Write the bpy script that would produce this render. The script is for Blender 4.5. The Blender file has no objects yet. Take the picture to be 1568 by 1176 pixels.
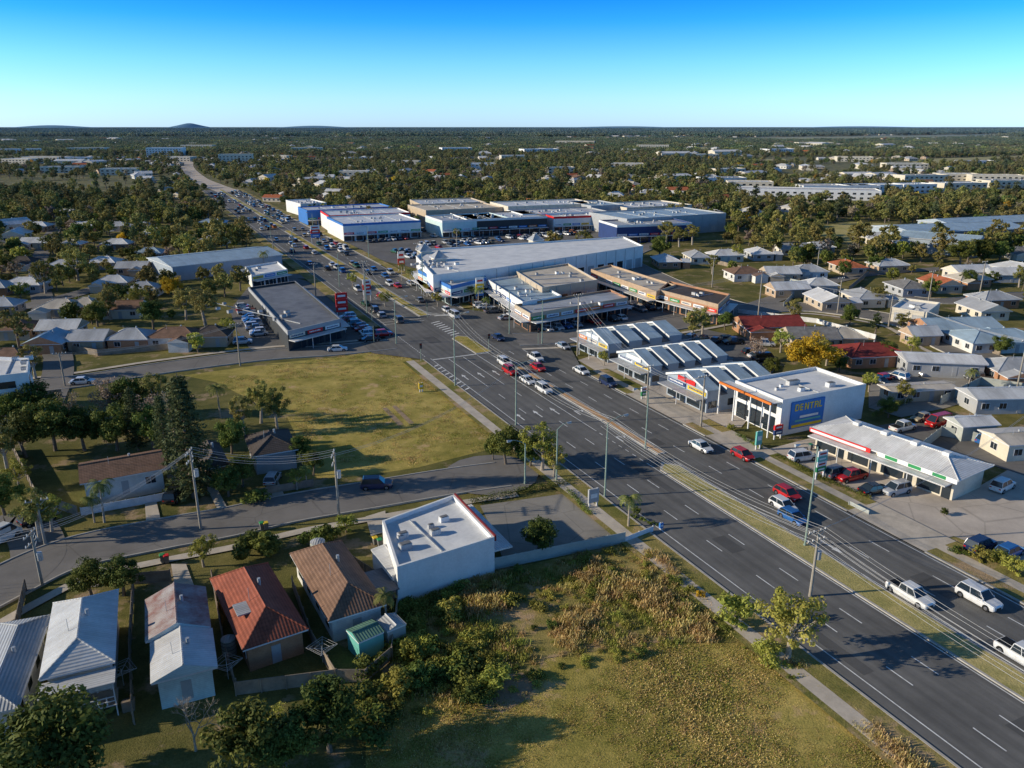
import bpy, math, random, numpy as np
from mathutils import Vector, noise
random.seed(7); rng=np.random.default_rng(7)
H=50.; F=1194.; PIT=math.radians(18.3); cp=math.cos(PIT); sp=math.sin(PIT)
def G(u,v,z=0.):
    # image pixel unprojected -> metric ground plan (x right, y forward) at height z
    x=u-784; y=588-v; t=(H-z)/-(y*cp-F*sp)
    return Vector((x*t,(y*sp+F*cp)*t))
def hz(b,vt):
    Y=G(*b)[1]; k=(588-vt)/F
    return H+Y*(k*cp-sp)/(cp+k*sp)
O=Vector((16.5,92.6)); D=Vector((-.48,1)).normalized(); P=Vector((D.y,-D.x)); RY=math.atan2(P.y,P.x)
def R(s,t): return O+D*s+P*t
scn=bpy.context.scene; col=scn.collection
# ---------------------------------------------------------------- materials
M={}
def newmat(name):
    m=bpy.data.materials.new(name); m.use_nodes=True; nt=m.node_tree
    b=nt.nodes['Principled BSDF']; M[name]=m; return m,nt,b
def noi(nt,vec,scale,detail=4,rough=.6):
    n=nt.nodes.new('ShaderNodeTexNoise'); n.inputs['Scale'].default_value=scale
    n.inputs['Detail'].default_value=detail; n.inputs['Roughness'].default_value=rough
    nt.links.new(vec,n.inputs['Vector']); return n.outputs['Fac']
def rmp(nt,fac,a,b,p0=.35,p1=.65):
    n=nt.nodes.new('ShaderNodeValToRGB'); e=n.color_ramp.elements
    e[0].position=p0;e[1].position=p1; e[0].color=(*a,1); e[1].color=(*b,1)
    nt.links.new(fac,n.inputs[0]); return n.outputs[0]
def mix(nt,fac,a,b,mode='MIX'):
    n=nt.nodes.new('ShaderNodeMix'); n.data_type='RGBA'; n.blend_type=mode
    for i,x in ((0,fac),(6,a),(7,b)):
        if isinstance(x,(int,float)): n.inputs[i].default_value=x
        elif isinstance(x,tuple): n.inputs[i].default_value=(*x,1)
        else: nt.links.new(x,n.inputs[i])
    return n.outputs[2]
def objv(nt): return nt.nodes.new('ShaderNodeTexCoord').outputs['Object']
def bump(nt,b,h,s,dist=.05):
    n=nt.nodes.new('ShaderNodeBump'); n.inputs['Strength'].default_value=s; n.inputs['Distance'].default_value=dist
    nt.links.new(h,n.inputs['Height']); nt.links.new(n.outputs[0],b.inputs['Normal'])
def sc(c,k): return tuple(min(1,x*k) for x in c)
def mat(name,c,c2=None,scale=.6,rough=.8,metal=0,kind=None,spec=.3):
    m,nt,b=newmat(name); v=objv(nt); c2=c2 or sc(c,.72)
    f=noi(nt,v,scale,6,.65); o=rmp(nt,f,c2,c,.3,.62)
    f2=noi(nt,v,scale*9,3); o=mix(nt,.35,o,rmp(nt,f2,(.75,.75,.75),(1,1,1)),'MULTIPLY')
    if kind in('corr','corrx'):
        w=nt.nodes.new('ShaderNodeTexWave'); w.bands_direction='X' if kind=='corr' else 'Y'; w.inputs['Scale'].default_value=1.05
        nt.links.new(v,w.inputs[0]); o=mix(nt,.30,o,rmp(nt,w.outputs['Fac'],(.6,.6,.6),(1,1,1),.0,.5),'MULTIPLY')
        mp=nt.nodes.new('ShaderNodeMapping'); mp.inputs['Scale'].default_value=(1.4,.12,.12); nt.links.new(v,mp.inputs[0]); o=mix(nt,.3,o,rmp(nt,noi(nt,mp.outputs[0],1,3,.7),(.55,.5,.45),(1,1,1),.35,.6),'MULTIPLY')
        bump(nt,b,w.outputs['Fac'],.5,.06)
    elif kind=='tile':
        w=nt.nodes.new('ShaderNodeTexWave'); w.bands_direction='Y'; w.inputs['Scale'].default_value=.95
        w2=nt.nodes.new('ShaderNodeTexWave'); w2.bands_direction='X'; w2.inputs['Scale'].default_value=.95
        nt.links.new(v,w.inputs[0]); nt.links.new(v,w2.inputs[0])
        o=mix(nt,.4,o,rmp(nt,w.outputs['Fac'],(.5,.5,.5),(1,1,1),.0,.6),'MULTIPLY')
        o=mix(nt,.3,o,rmp(nt,w2.outputs['Fac'],(.5,.5,.5),(1,1,1),.0,.6),'MULTIPLY')
        bump(nt,b,w.outputs['Fac'],.5,.05)
    elif kind=='brick':
        t=nt.nodes.new('ShaderNodeTexBrick'); t.inputs['Scale'].default_value=3
        t.inputs['Color1'].default_value=(1,1,1,1); t.inputs['Color2'].default_value=(.75,.72,.7,1); t.inputs['Mortar'].default_value=(.8,.8,.8,1)
        s=nt.nodes.new('ShaderNodeSeparateXYZ'); nt.links.new(v,s.inputs[0]); a=nt.nodes.new('ShaderNodeMath'); nt.links.new(s.outputs[0],a.inputs[0]); nt.links.new(s.outputs[1],a.inputs[1])
        cb=nt.nodes.new('ShaderNodeCombineXYZ'); nt.links.new(a.outputs[0],cb.inputs[0]); nt.links.new(s.outputs[2],cb.inputs[1]); nt.links.new(cb.outputs[0],t.inputs[0])
        o=mix(nt,.6,o,t.outputs[0],'MULTIPLY')
    elif kind=='board':
        s=nt.nodes.new('ShaderNodeTexWave'); s.bands_direction='Z'; s.inputs['Scale'].default_value=1.6; nt.links.new(v,s.inputs[0])
        o=mix(nt,.35,o,rmp(nt,s.outputs['Fac'],(.6,.6,.6),(1,1,1),0,.3),'MULTIPLY')
    nt.links.new(o,b.inputs['Base Color']); b.inputs['Roughness'].default_value=rough; b.inputs['Metallic'].default_value=metal
    b.inputs['Specular IOR Level'].default_value=spec
    return m
def painted_haze(nt,o,k=1.):  # hazy distance painted into the base colour, bluer away from the origin
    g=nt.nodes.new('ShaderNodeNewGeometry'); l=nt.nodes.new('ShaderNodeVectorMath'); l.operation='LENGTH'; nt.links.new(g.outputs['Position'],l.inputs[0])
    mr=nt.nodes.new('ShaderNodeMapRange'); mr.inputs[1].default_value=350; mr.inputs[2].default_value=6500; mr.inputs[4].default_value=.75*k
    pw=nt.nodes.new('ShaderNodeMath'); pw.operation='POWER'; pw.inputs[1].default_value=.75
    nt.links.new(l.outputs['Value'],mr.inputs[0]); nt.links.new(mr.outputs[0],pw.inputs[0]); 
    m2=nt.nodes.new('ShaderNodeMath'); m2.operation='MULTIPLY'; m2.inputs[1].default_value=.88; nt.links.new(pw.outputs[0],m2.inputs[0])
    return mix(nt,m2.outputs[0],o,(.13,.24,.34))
def grassmat(name,a,b_,dirt,dirtamt=.6,bs=.6):
    m,nt,b=newmat(name); v=objv(nt)
    f=noi(nt,v,.07,6,.65); o=rmp(nt,f,a,b_,.4,.6)
    f2=noi(nt,v,.35,6,.7); o=mix(nt,.6,o,rmp(nt,f2,(.45,.55,.42),(1.0,1.0,1.0),.35,.62),'MULTIPLY')
    f3=noi(nt,v,5,4,.7); o=mix(nt,.6,o,rmp(nt,f3,(.35,.4,.35),(1,1,1),.3,.6),'MULTIPLY')
    f4=noi(nt,v,.13,7,.7); fm=nt.nodes.new('ShaderNodeMapRange'); fm.inputs[1].default_value=dirtamt; fm.inputs[2].default_value=dirtamt+.08; nt.links.new(f4,fm.inputs[0])
    o=mix(nt,fm.outputs[0],o,dirt)
    o=painted_haze(nt,o); nt.links.new(o,b.inputs['Base Color']); b.inputs['Roughness'].default_value=.95; b.inputs['Specular IOR Level'].default_value=.1
    bump(nt,b,f3,bs,.15)
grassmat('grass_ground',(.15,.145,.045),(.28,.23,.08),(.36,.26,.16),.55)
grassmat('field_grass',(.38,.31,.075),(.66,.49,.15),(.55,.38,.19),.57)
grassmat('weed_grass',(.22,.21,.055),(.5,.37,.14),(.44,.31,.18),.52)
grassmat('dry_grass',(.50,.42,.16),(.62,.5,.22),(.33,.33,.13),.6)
def asphalt(name,c,lanes=False):
    m,nt,b=newmat(name); v=objv(nt)
    o=rmp(nt,noi(nt,v,.12,7,.7),sc(c,.8),sc(c,1.15),.35,.65)
    o=mix(nt,.5,o,rmp(nt,noi(nt,v,14,3,.8),(.5,.5,.5),(1,1,1),.2,.7),'MULTIPLY')
    if lanes:
        w=nt.nodes.new('ShaderNodeTexWave'); w.bands_direction='X'; w.inputs['Scale'].default_value=.1776; w.inputs['Distortion'].default_value=.4; w.inputs['Detail Scale'].default_value=.1
        w.inputs['Phase Offset'].default_value=1.2
        nt.links.new(v,w.inputs[0]); o=mix(nt,.3,o,rmp(nt,w.outputs['Fac'],(.6,.6,.62),(1,1,1),.1,.9),'MULTIPLY')
        mp=nt.nodes.new('ShaderNodeMapping'); mp.inputs['Scale'].default_value=(1.2,.03,1); nt.links.new(v,mp.inputs[0]); o=mix(nt,.4,o,rmp(nt,noi(nt,mp.outputs[0],1,4,.7),(.6,.6,.6),(1,1,1),.4,.6),'MULTIPLY')
    else:
        vo=nt.nodes.new('ShaderNodeTexVoronoi'); vo.feature='DISTANCE_TO_EDGE'; vo.inputs['Scale'].default_value=.11; nt.links.new(v,vo.inputs[0])
        o=mix(nt,.4,o,rmp(nt,vo.outputs[0],(.4,.4,.4),(1,1,1),.002,.012),'MULTIPLY')
    nt.links.new(o,b.inputs['Base Color']); b.inputs['Roughness'].default_value=.85; b.inputs['Specular IOR Level'].default_value=.25
    bump(nt,b,noi(nt,v,30,2),.3,.02)
asphalt('asphalt_main',(.185,.18,.17),True); asphalt('asphalt_side',(.22,.205,.19)); asphalt('asphalt_lot',(.18,.172,.165)); asphalt('pale_lot',(.33,.305,.27)); asphalt('asphalt_patch',(.11,.108,.105))
asphalt('concrete_lot',(.6,.52,.44))
mat('concrete',(.62,.54,.44),scale=.5); mat('kerb_concrete',(.5,.47,.42),scale=1)
mat('paint_line',(.85,.85,.83),(.5,.5,.49),scale=1.5); mat('median_dirt',(.62,.34,.15),(.44,.27,.13),scale=1); mat('bare_dirt',(.42,.3,.19),(.24,.17,.11),scale=.8)
for n,c in dict(white=(.82,.82,.8),cream=(.72,.65,.52),grey=(.42,.43,.44),bluegrey=(.38,.44,.5),dark=(.05,.055,.06),tan=(.55,.45,.33),cyan=(.6,.75,.75),blue=(.05,.2,.55),red=(.55,.035,.03),brightred=(.75,.03,.03),green=(.04,.3,.1),yellow=(.8,.55,.04),orange=(.75,.2,.03),navy=(.03,.06,.18),teal=(.15,.48,.42),maroon=(.25,.03,.03),black=(.015,.015,.017)).items(): mat('wall_'+n,c,sc(c,.85),scale=.35,rough=.7)
for n,c in dict(white=(.85,.84,.82),grey=(.52,.53,.54),silver=(.72,.72,.71),blue=(.44,.57,.66),dark=(.14,.15,.17),green=(.14,.27,.2),cream=(.7,.62,.5)).items():
    mat('metal_roof_'+n,c,sc(c,.75),scale=.25,rough=.45,kind='corr',spec=.5)
mat('metal_roof_rusted',(.46,.43,.42),(.24,.07,.05),scale=.5,rough=.7,kind='corr')
for n,c in dict(red=(.38,.11,.065),brown=(.28,.165,.11),dark=(.11,.09,.08),maroon=(.34,.055,.045),grey=(.29,.28,.27),terra=(.58,.18,.08)).items(): mat('tile_roof_'+n,c,sc(c,.6),scale=.9,rough=.85,kind='tile')
mat('membrane_roof',(.8,.8,.79),(.6,.61,.62),scale=.25,rough=.7); mat('dark_roof',(.22,.225,.235),(.13,.13,.14),scale=.3,rough=.6); mat('tan_roof',(.64,.57,.47),scale=.3)
mat('brickwork',(.52,.28,.16),(.4,.2,.11),scale=.8,kind='brick'); mat('brickwork_pale',(.57,.42,.29),(.45,.32,.21),scale=.8,kind='brick'); mat('weatherboard',(.78,.77,.73),scale=.4,kind='board')
mat('weatherboard_cyan',(.62,.76,.76),scale=.4,kind='board')
mat('timber_fence',(.36,.29,.22),(.19,.16,.13),scale=.7); mat('metal_fence',(.48,.5,.46),(.36,.39,.36),scale=.3); mat('timber_pole',(.38,.34,.28),scale=2); mat('green_pole',(.28,.37,.31),scale=2)
mat('galv_steel',(.6,.62,.63),scale=2,rough=.4,metal=.4); mat('frame_white',(.8,.8,.8)); mat('tyre',(.012,.012,.012)); mat('hub',(.4,.4,.42),metal=.8,rough=.3)
mat('bark',(.22,.18,.14),(.1,.08,.06),scale=3); mat('bark_pale',(.45,.39,.31),(.25,.21,.17),scale=2); mat('plastic_grey',(.2,.2,.2)); mat('wire',(.5,.5,.5),rough=.5)
m,nt,b=newmat('glass'); b.inputs['Base Color'].default_value=(.02,.03,.04,1); b.inputs['Roughness'].default_value=.08; b.inputs['Specular IOR Level'].default_value=.8
for n,c in dict(lamp_red=(.5,.01,.01),lamp_white=(.85,.85,.8)).items(): mat(n,c,rough=.2)
CARC=dict(white=(.8,.8,.79),silver=(.5,.51,.53),grey=(.16,.165,.17),black=(.015,.016,.018),red=(.55,.015,.015),blue=(.03,.14,.4),navy=(.02,.035,.1),gold=(.4,.33,.2),orange=(.7,.2,.02),green=(.03,.12,.06))
for n,c in CARC.items():
    m,nt,b=newmat('carpaint_'+n); v=objv(nt); nt.links.new(rmp(nt,noi(nt,v,2,3),sc(c,.85),c),b.inputs['Base Color']); b.inputs['Roughness'].default_value=.25; b.inputs['Coat Weight'].default_value=.6; b.inputs['Metallic'].default_value=.1
def leafmat(name,a,b_,tr=.2):
    m,nt,b=newmat(name); at=nt.nodes.new('ShaderNodeAttribute'); at.attribute_name='tint'
    o=rmp(nt,at.outputs['Fac'],a,b_,0,1)
    oi=nt.nodes.new('ShaderNodeObjectInfo'); hs=nt.nodes.new('ShaderNodeHueSaturation')
    mr=nt.nodes.new('ShaderNodeMapRange'); mr.inputs[3].default_value=.47; mr.inputs[4].default_value=.52; nt.links.new(oi.outputs['Random'],mr.inputs[0]); nt.links.new(mr.outputs[0],hs.inputs['Hue'])
    ml=nt.nodes.new('ShaderNodeMath'); ml.operation='MULTIPLY'; ml.inputs[1].default_value=7.31; fr=nt.nodes.new('ShaderNodeMath'); fr.operation='FRACT'
    nt.links.new(oi.outputs['Random'],ml.inputs[0]); nt.links.new(ml.outputs[0],fr.inputs[0])
    m3=nt.nodes.new('ShaderNodeMapRange'); m3.inputs[3].default_value=.65; m3.inputs[4].default_value=1.4; nt.links.new(fr.outputs[0],m3.inputs[0]); nt.links.new(m3.outputs[0],hs.inputs['Value'])
    nt.links.new(o,hs.inputs['Color']); o=painted_haze(nt,hs.outputs[0],1)
    nt.links.new(o,b.inputs['Base Color']); b.inputs['Roughness'].default_value=.7; b.inputs['Specular IOR Level'].default_value=.15
    t=nt.nodes.new('ShaderNodeBsdfTranslucent'); nt.links.new(o,t.inputs[0]); ms=nt.nodes.new('ShaderNodeMixShader'); ms.inputs[0].default_value=tr
    nt.links.new(b.outputs[0],ms.inputs[1]); nt.links.new(t.outputs[0],ms.inputs[2]); nt.links.new(ms.outputs[0],nt.nodes['Material Output'].inputs[0])
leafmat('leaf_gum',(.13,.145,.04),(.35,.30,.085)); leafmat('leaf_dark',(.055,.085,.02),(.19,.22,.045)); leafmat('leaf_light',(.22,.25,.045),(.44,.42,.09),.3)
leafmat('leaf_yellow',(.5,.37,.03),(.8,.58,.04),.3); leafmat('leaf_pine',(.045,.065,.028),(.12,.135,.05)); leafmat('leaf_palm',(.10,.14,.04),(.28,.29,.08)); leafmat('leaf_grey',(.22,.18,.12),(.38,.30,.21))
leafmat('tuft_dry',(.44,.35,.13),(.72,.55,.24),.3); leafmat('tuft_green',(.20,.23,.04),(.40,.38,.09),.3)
# ---------------------------------------------------------------- mesh builder (world coordinates in, local coordinates out)
class MB:
    def __init__(s): s.v=[];s.f=[];s.m=[];s.names=[]
    def mi(s,n):
        if n not in s.names: s.names.append(n)
        return s.names.index(n)
    def face(s,pts,m):
        k=len(s.v); s.v+= [tuple(p) for p in pts]; s.f.append(tuple(range(k,k+len(pts)))); s.m.append(s.mi(m))
    def hexa(s,b,t,m,bottom=True):
        k=len(s.v); n=len(b); s.v+=[tuple(p) for p in b]+[tuple(p) for p in t]; mm=s.mi(m)
        for i in range(n):
            j=(i+1)%n; s.f.append((k+i,k+j,k+n+j,k+n+i)); s.m.append(mm)
        s.f.append(tuple(k+n+i for i in range(n))); s.m.append(mm)
        if bottom: s.f.append(tuple(k+n-1-i for i in range(n))); s.m.append(mm)
    def obox(s,o,d,x0,x1,y0,y1,z0,z1,m):
        n=Vector((-d.y,d.x)); c=[o+d*x+n*y for x,y in((x0,y0),(x1,y0),(x1,y1),(x0,y1))]
        s.hexa([(p.x,p.y,z0) for p in c],[(p.x,p.y,z1) for p in c],m)
    def box(s,x0,x1,y0,y1,z0,z1,m): s.obox(Vector((0,0)),Vector((1,0)),x0,x1,y0,y1,z0,z1,m)
    def tube(s,a,b,r0,r1,m,n=8):
        a=Vector(a);b=Vector(b);d=(b-a).normalized(); u=d.orthogonal().normalized(); w=d.cross(u)
        s.hexa([a+(u*math.cos(i*6.2832/n)+w*math.sin(i*6.2832/n))*r0 for i in range(n)],[b+(u*math.cos(i*6.2832/n)+w*math.sin(i*6.2832/n))*r1 for i in range(n)],m)
    def mesh(s,name,org=(0,0),yaw=0):
        V=np.array(s.v,dtype=float); V[:,0]-=org[0];V[:,1]-=org[1]; c,q=math.cos(yaw),math.sin(yaw)
        X=V[:,0]*c+V[:,1]*q; Y=-V[:,0]*q+V[:,1]*c; V[:,0]=X;V[:,1]=Y
        me=bpy.data.meshes.new(name); me.from_pydata(V.tolist(),[],s.f)
        for n in s.names: me.materials.append(M[n])
        me.polygons.foreach_set('material_index',s.m); me.update(); return me
    def build(s,name,org=(0,0),yaw=0):
        o=bpy.data.objects.new(name,s.mesh(name,org,yaw)); o.location=(org[0],org[1],0); o.rotation_euler=(0,0,yaw); col.objects.link(o); return o
# occupancy grid
GX,GY,CS=-1300,20,2.; NX,NY=1300,800; occ=np.zeros((NX,NY),bool)
cx=(GX+(np.arange(NX)+.5)*CS)[:,None]; cy=(GY+(np.arange(NY)+.5)*CS)[None,:]
def pip(X,Y,P_):
    r=np.zeros(np.broadcast(X,Y).shape,bool); n=len(P_)
    for i in range(n):
        x0,y0=P_[i][0],P_[i][1]; x1,y1=P_[(i+1)%n][0],P_[(i+1)%n][1]
        if y0==y1: continue
        c=((y0>Y)!=(y1>Y))&(X<(x1-x0)*(Y-y0)/(y1-y0)+x0); r^=c
    return r
def occupy(P_,grow=1.5):
    c=sum((Vector((p[0],p[1])) for p in P_),Vector((0,0)))/len(P_)
    Q=[]
    for p in P_:
        p=Vector((p[0],p[1])); d=p-c; Q.append(p+d.normalized()*grow*1.3 if d.length>0 else p)
    xs=[q.x for q in Q]; ys=[q.y for q in Q]
    i0=max(0,int((min(xs)-GX)/CS)-1);i1=min(NX,int((max(xs)-GX)/CS)+2);j0=max(0,int((min(ys)-GY)/CS)-1);j1=min(NY,int((max(ys)-GY)/CS)+2)
    if i1<=i0 or j1<=j0: return
    occ[i0:i1,j0:j1]|=pip(cx[i0:i1],cy[:,j0:j1],Q)
def isocc(x,y):
    i=int((x-GX)/CS);j=int((y-GY)/CS)
    return 0<=i<NX and 0<=j<NY and occ[i,j]
# ---------------------------------------------------------------- ground
g=MB(); L=45000
g.face([(-L,-L,0),(L,-L,0),(L,L,0),(-L,L,0)],'grass_ground'); g.build('ground')
zc=[.01]
def patch(name,px,m,block=True,world=False):
    P_=[Vector(p) if world else G(*p) for p in px]; zc[0]+=.004; b=MB(); b.face([(p.x,p.y,zc[0]) for p in P_],m)
    if block: occupy(P_,.5)
    return b.build(name)
patch('vacant_field',[(606,531),(765,655),(742,690),(640,716),(560,728),(452,735),(470,700),(440,640),(330,585),(280,575),(420,556),(520,547)],'field_grass')
patch('vacant_field',[(620,1060),(800,1075),(830,1010),(1000,985),(1160,985),(1235,1010),(1330,1090),(1440,1200),(1500,1290),(560,1300),(560,1120)],'field_grass')
patch('weedy_lot',[(612,908),(958,832),(1010,850),(1110,925),(1180,985),(1010,983),(835,1008),(810,1072),(610,1062),(590,1000)],'weed_grass')
patch('bare_earth',[(742,1085),(760,1035),(800,1030),(822,1050),(800,1075),(770,1092)],'bare_dirt',False)
patch('bare_earth',[(585,625),(592,624),(618,650),(610,652)],'bare_dirt',False)
patch('bare_earth',[(600,622),(606,621),(634,648),(627,650)],'bare_dirt',False)
PAD=[[(1215,352),(1300,340),(1420,345),(1568,330),(1620,336),(1420,356),(1300,372)],[(1330,258),(1420,243),(1568,238),(1568,246),(1440,256)],[(960,300),(1010,303),(1005,309),(940,306)],[(1060,212),(1568,205),(1568,210),(1200,216)],[(1180,268),(1300,262),(1330,268),(1200,276)],[(1390,300),(1568,292),(1568,300),(1420,306)],[(1430,228),(1568,222),(1568,228)],[(820,283),(905,280),(900,288)],[(1240,318),(1330,312),(1350,322),(1260,328)],[(980,228),(1080,225),(1090,229)],[(640,215),(760,213),(770,216)],[(1130,245),(1200,243),(1210,247)]]
for q in PAD: patch('dry_paddock',q,'dry_grass')
patch('car_park',[(352,475),(380,440),(450,425),(500,440),(596,522),(520,530),(385,538),(362,505)],'asphalt_lot')
patch('car_park',[(470,375),(520,350),(740,335),(960,345),(1010,352),(960,372),(650,398),(640,412),(600,403)],'asphalt_lot')
patch('car_park',[(655,432),(790,500),(870,512),(1050,487),(1110,470),(1000,450),(900,430),(790,420)],'asphalt_lot')
patch('car_park',[(735,775),(862,757),(912,797),(990,790),(1000,812),(956,824),(770,858),(757,818)],'pale_lot')
patch('forecourt',[(885,552),(960,528),(1070,545),(1180,600),(1135,655),(1085,655),(1000,620)],'concrete_lot')
patch('forecourt',[(1170,690),(1255,668),(1400,700),(1500,745),(1570,705),(1700,760),(1700,960),(1560,895),(1420,838),(1300,780)],'concrete_lot')
patch('car_park',[(1330,575),(1400,560),(1480,570),(1530,600),(1450,625),(1380,640),(1330,625)],'pale_lot')
patch('car_park',[(1330,655),(1420,640),(1500,660),(1570,700),(1570,730),(1480,700)],'asphalt_lot')
patch('car_park',[(1080,505),(1150,520),(1190,560),(1180,575),(1060,540),(1040,520)],'asphalt_lot')
patch('garden_bed',[(1420,838),(1460,822),(1568,865),(1600,900),(1560,895)],'weed_grass')
patch('driveway',[(560,792),(590,783),(592,815),(568,822)],'concrete')
for q in ([(415,782),(440,770),(425,735),(405,735)],[(225,815),(250,812),(240,770),(222,772)],[(262,865),(285,865),(300,905),(270,910)],[(345,805),(360,800),(330,745),(315,745)],[(150,870),(165,870),(150,900),(130,900)]):
    patch('driveway',q,'concrete')
def catmull(pts,k=8):
    out=[]; n=len(pts)
    for i in range(n-1):
        p0=pts[max(i-1,0)];p1=pts[i];p2=pts[i+1];p3=pts[min(i+2,n-1)]
        for j in range(k):
            t=j/k; out.append(.5*((2*p1)+(p2-p0)*t+(2*p0-5*p1+4*p2-p3)*t*t+(3*p1-p0-3*p2+p3)*t**3))
    out.append(pts[-1]); return out
def ribbon(name,px,w,m='asphalt_side',kerb=True,path=None,z=None):
    pts=catmull([G(*p) for p in px]); n=len(pts); nr=[]
    for i in range(n):
        d=(pts[min(i+1,n-1)]-pts[max(i-1,0)]).normalized(); nr.append(Vector((-d.y,d.x)))
    zc[0]+=.004; z=z or zc[0]; b=MB()
    def strip(a,c,z0,mm):
        for i in range(n-1):
            q=[pts[i]+nr[i]*a,pts[i]+nr[i]*c,pts[i+1]+nr[i+1]*c,pts[i+1]+nr[i+1]*a]; b.face([(p.x,p.y,z0) for p in q],mm)
    strip(-w/2,w/2,z,m)
    if path: strip(path,path+(1.4 if path>0 else -1.4),z+.002,'concrete')
    b.build(name)
    if kerb:
        k=MB()
        for sgn in(-1,1):
            for i in range(n-1):
                q=[pts[i]+nr[i]*sgn*w/2,pts[i]+nr[i]*sgn*(w/2+.2),pts[i+1]+nr[i+1]*sgn*(w/2+.2),pts[i+1]+nr[i+1]*sgn*w/2]
                k.hexa([(p.x,p.y,0) for p in q],[(p.x,p.y,z+.11) for p in q],'kerb_concrete')
        k.build('kerb')
    for i in range(n-1):
        q=[pts[i]+nr[i]*-w/2,pts[i]+nr[i]*w/2,pts[i+1]+nr[i+1]*w/2,pts[i+1]+nr[i+1]*-w/2]; occupy(q,1.5)
ribbon('side_street',[(-120,960),(0,897),(110,848),(250,818),(350,800),(450,778),(570,758),(690,738),(770,727)],8.5,path=-6.5)
b=MB(); c=G(752,727); zc[0]+=.004
b.face([(c.x+7.2*math.cos(a*.3927),c.y+7.2*math.sin(a*.3927),zc[0]) for a in range(16)],'asphalt_side'); b.build('side_street')
ribbon('side_street',[(-60,612),(60,592),(130,583),(250,564),(400,545),(510,537),(600,528)],8.5,path=6)
ribbon('side_street',[(-60,830),(30,800),(60,850),(20,895)],6,kerb=False)
ribbon('side_street',[(790,521),(850,518),(930,510),(1050,493),(1150,474),(1250,472),(1390,495),(1470,535),(1568,572),(1680,600)],11,path=-8)
ribbon('side_street',[(1150,474),(1085,455),(1010,425),(960,395),(1010,372)],8)
ribbon('side_street',[(1250,470),(1350,455),(1450,462),(1568,452),(1700,455)],7)
ribbon('side_street',[(1150,470),(1300,425),(1440,412),(1600,405)],6,kerb=False)
ribbon('side_street',[(0,480),(100,455),(230,425),(400,422),(480,425)],7,kerb=False)
ribbon('side_street',[(60,640),(90,560),(70,480),(60,400),(90,340)],6,kerb=False)
ribbon('side_street',[(980,365),(1140,345),(1200,330),(1160,300)],7,kerb=False)
ribbon('side_street',[(352,294),(325,284),(300,272),(285,255),(290,240)],18,'concrete_lot',kerb=False)
# main road in its own frame (local x across, local y along)
def RB(b,name): return b.build(name,(O.x,O.y),RY)
def rq(b,s0,s1,t0,t1,z,m,n=1):
    for i in range(n):
        a=s0+(s1-s0)*i/n; e=s0+(s1-s0)*(i+1)/n
        b.face([(*R(a,t0),z),(*R(a,t1),z),(*R(e,t1),z),(*R(e,t0),z)],m)
z0=.16; SE=625
b=MB(); rq(b,-110,SE,0,27.5,z0,'asphalt_main',30)
b.face([(*R(60,27.5),z0),(*R(92,40),z0),(*R(118,33),z0),(*R(128,27.5),z0)],'asphalt_main')
b.face([(*R(84,0),z0),(*R(116,0),z0),(*R(109,-9),z0),(*R(94,-9),z0)],'asphalt_main')
RB(b,'main_road'); occupy([R(-110,-7),R(SE,-7),R(SE,34),R(-110,34)],0)
b=MB()
for s,t,l,w_ in((-35,2.2,9,1.4),(-12,6,4,2),(5,9.2,14,1.2),(30,3,6,2.2),(55,20.5,9,1.6),(-30,21,5,2.4),(-5,24.2,12,1.2),(90,20,8,3),(96,6,6,3),(140,4,14,2),(20,18,3,1.5),(-48,8,3,3),(70,9,7,2)): rq(b,s,s+l,t,t+w_,z0+.004,'asphalt_patch')
RB(b,'road_repair_patch')
b=MB()
def rbox(b,s0,s1,t0,t1,za,zb,m):
    q=[R(s0,t0),R(s0,t1),R(s1,t1),R(s1,t0)]; b.hexa([(p.x,p.y,za) for p in q],[(p.x,p.y,zb) for p in q],m)
for a,e in((-110,84),(117,210),(218,SE)): rbox(b,a,e,-.28,0,0,z0+.12,'kerb_concrete')
for a,e in((-110,-22),(-10,9),(20,26),(44,60),(128,200),(210,SE)): rbox(b,a,e,27.5,27.78,0,z0+.12,'kerb_concrete')
RB(b,'kerb')
b=MB(); rq(b,-110,84,-2.4,-.28,z0+.1,'weed_grass'); rq(b,-110,84,-4.2,-2.4,z0+.104,'concrete',1); rq(b,-110,84,-5,-4.2,z0+.1,'weed_grass')
rq(b,117,SE,-4,-.28,z0+.1,'weed_grass'); rq(b,128,SE,27.78,31,z0+.1,'weed_grass')
RB(b,'footpath')
b=MB(); rq(b,-110,60,27.78,29.6,z0+.1,'weed_grass'); rq(b,-110,60,29.6,31.2,z0+.104,'concrete'); rq(b,-110,60,31.2,33.3,z0+.1,'weed_grass')
for a in(-22,9,26): rq(b,a,a+(12 if a<0 else (11 if a==9 else 18)),27.5,33.3,z0+.108,'concrete')
RB(b,'footpath')
def median(s0,s1,t0,t1,top,nose=True,taper=2.):
    b=MB(); pts=[(s0,t0),(s0,t1),(s1-taper,t1),(s1,(t0+t1)/2+.2),(s1,(t0+t1)/2-.2),(s1-taper,t0)]
    q=[R(*p) for p in pts]; b.hexa([(p.x,p.y,z0-.05) for p in q],[(p.x,p.y,z0+.13) for p in q],'kerb_concrete')
    k=.28; pi=[(s0+k,t0+k),(s0+k,t1-k),(s1-taper-.2,t1-k),(s1-k*2,(t0+t1)/2),(s1-taper-.2,t0+k)]
    q=[R(*p) for p in pi]; b.face([(p.x,p.y,z0+.14) for p in q],top); RB(b,'median_strip')
median(-110,14,12.5,16.2,'dry_grass'); median(17,80,15.7,17.2,'median_dirt'); median(83,100,12.3,16.5,'field_grass'); median(124,205,13,15.8,'field_grass'); median(216,330,13,15.8,'field_grass'); median(345,SE,13,15.8,'dry_grass')
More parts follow.
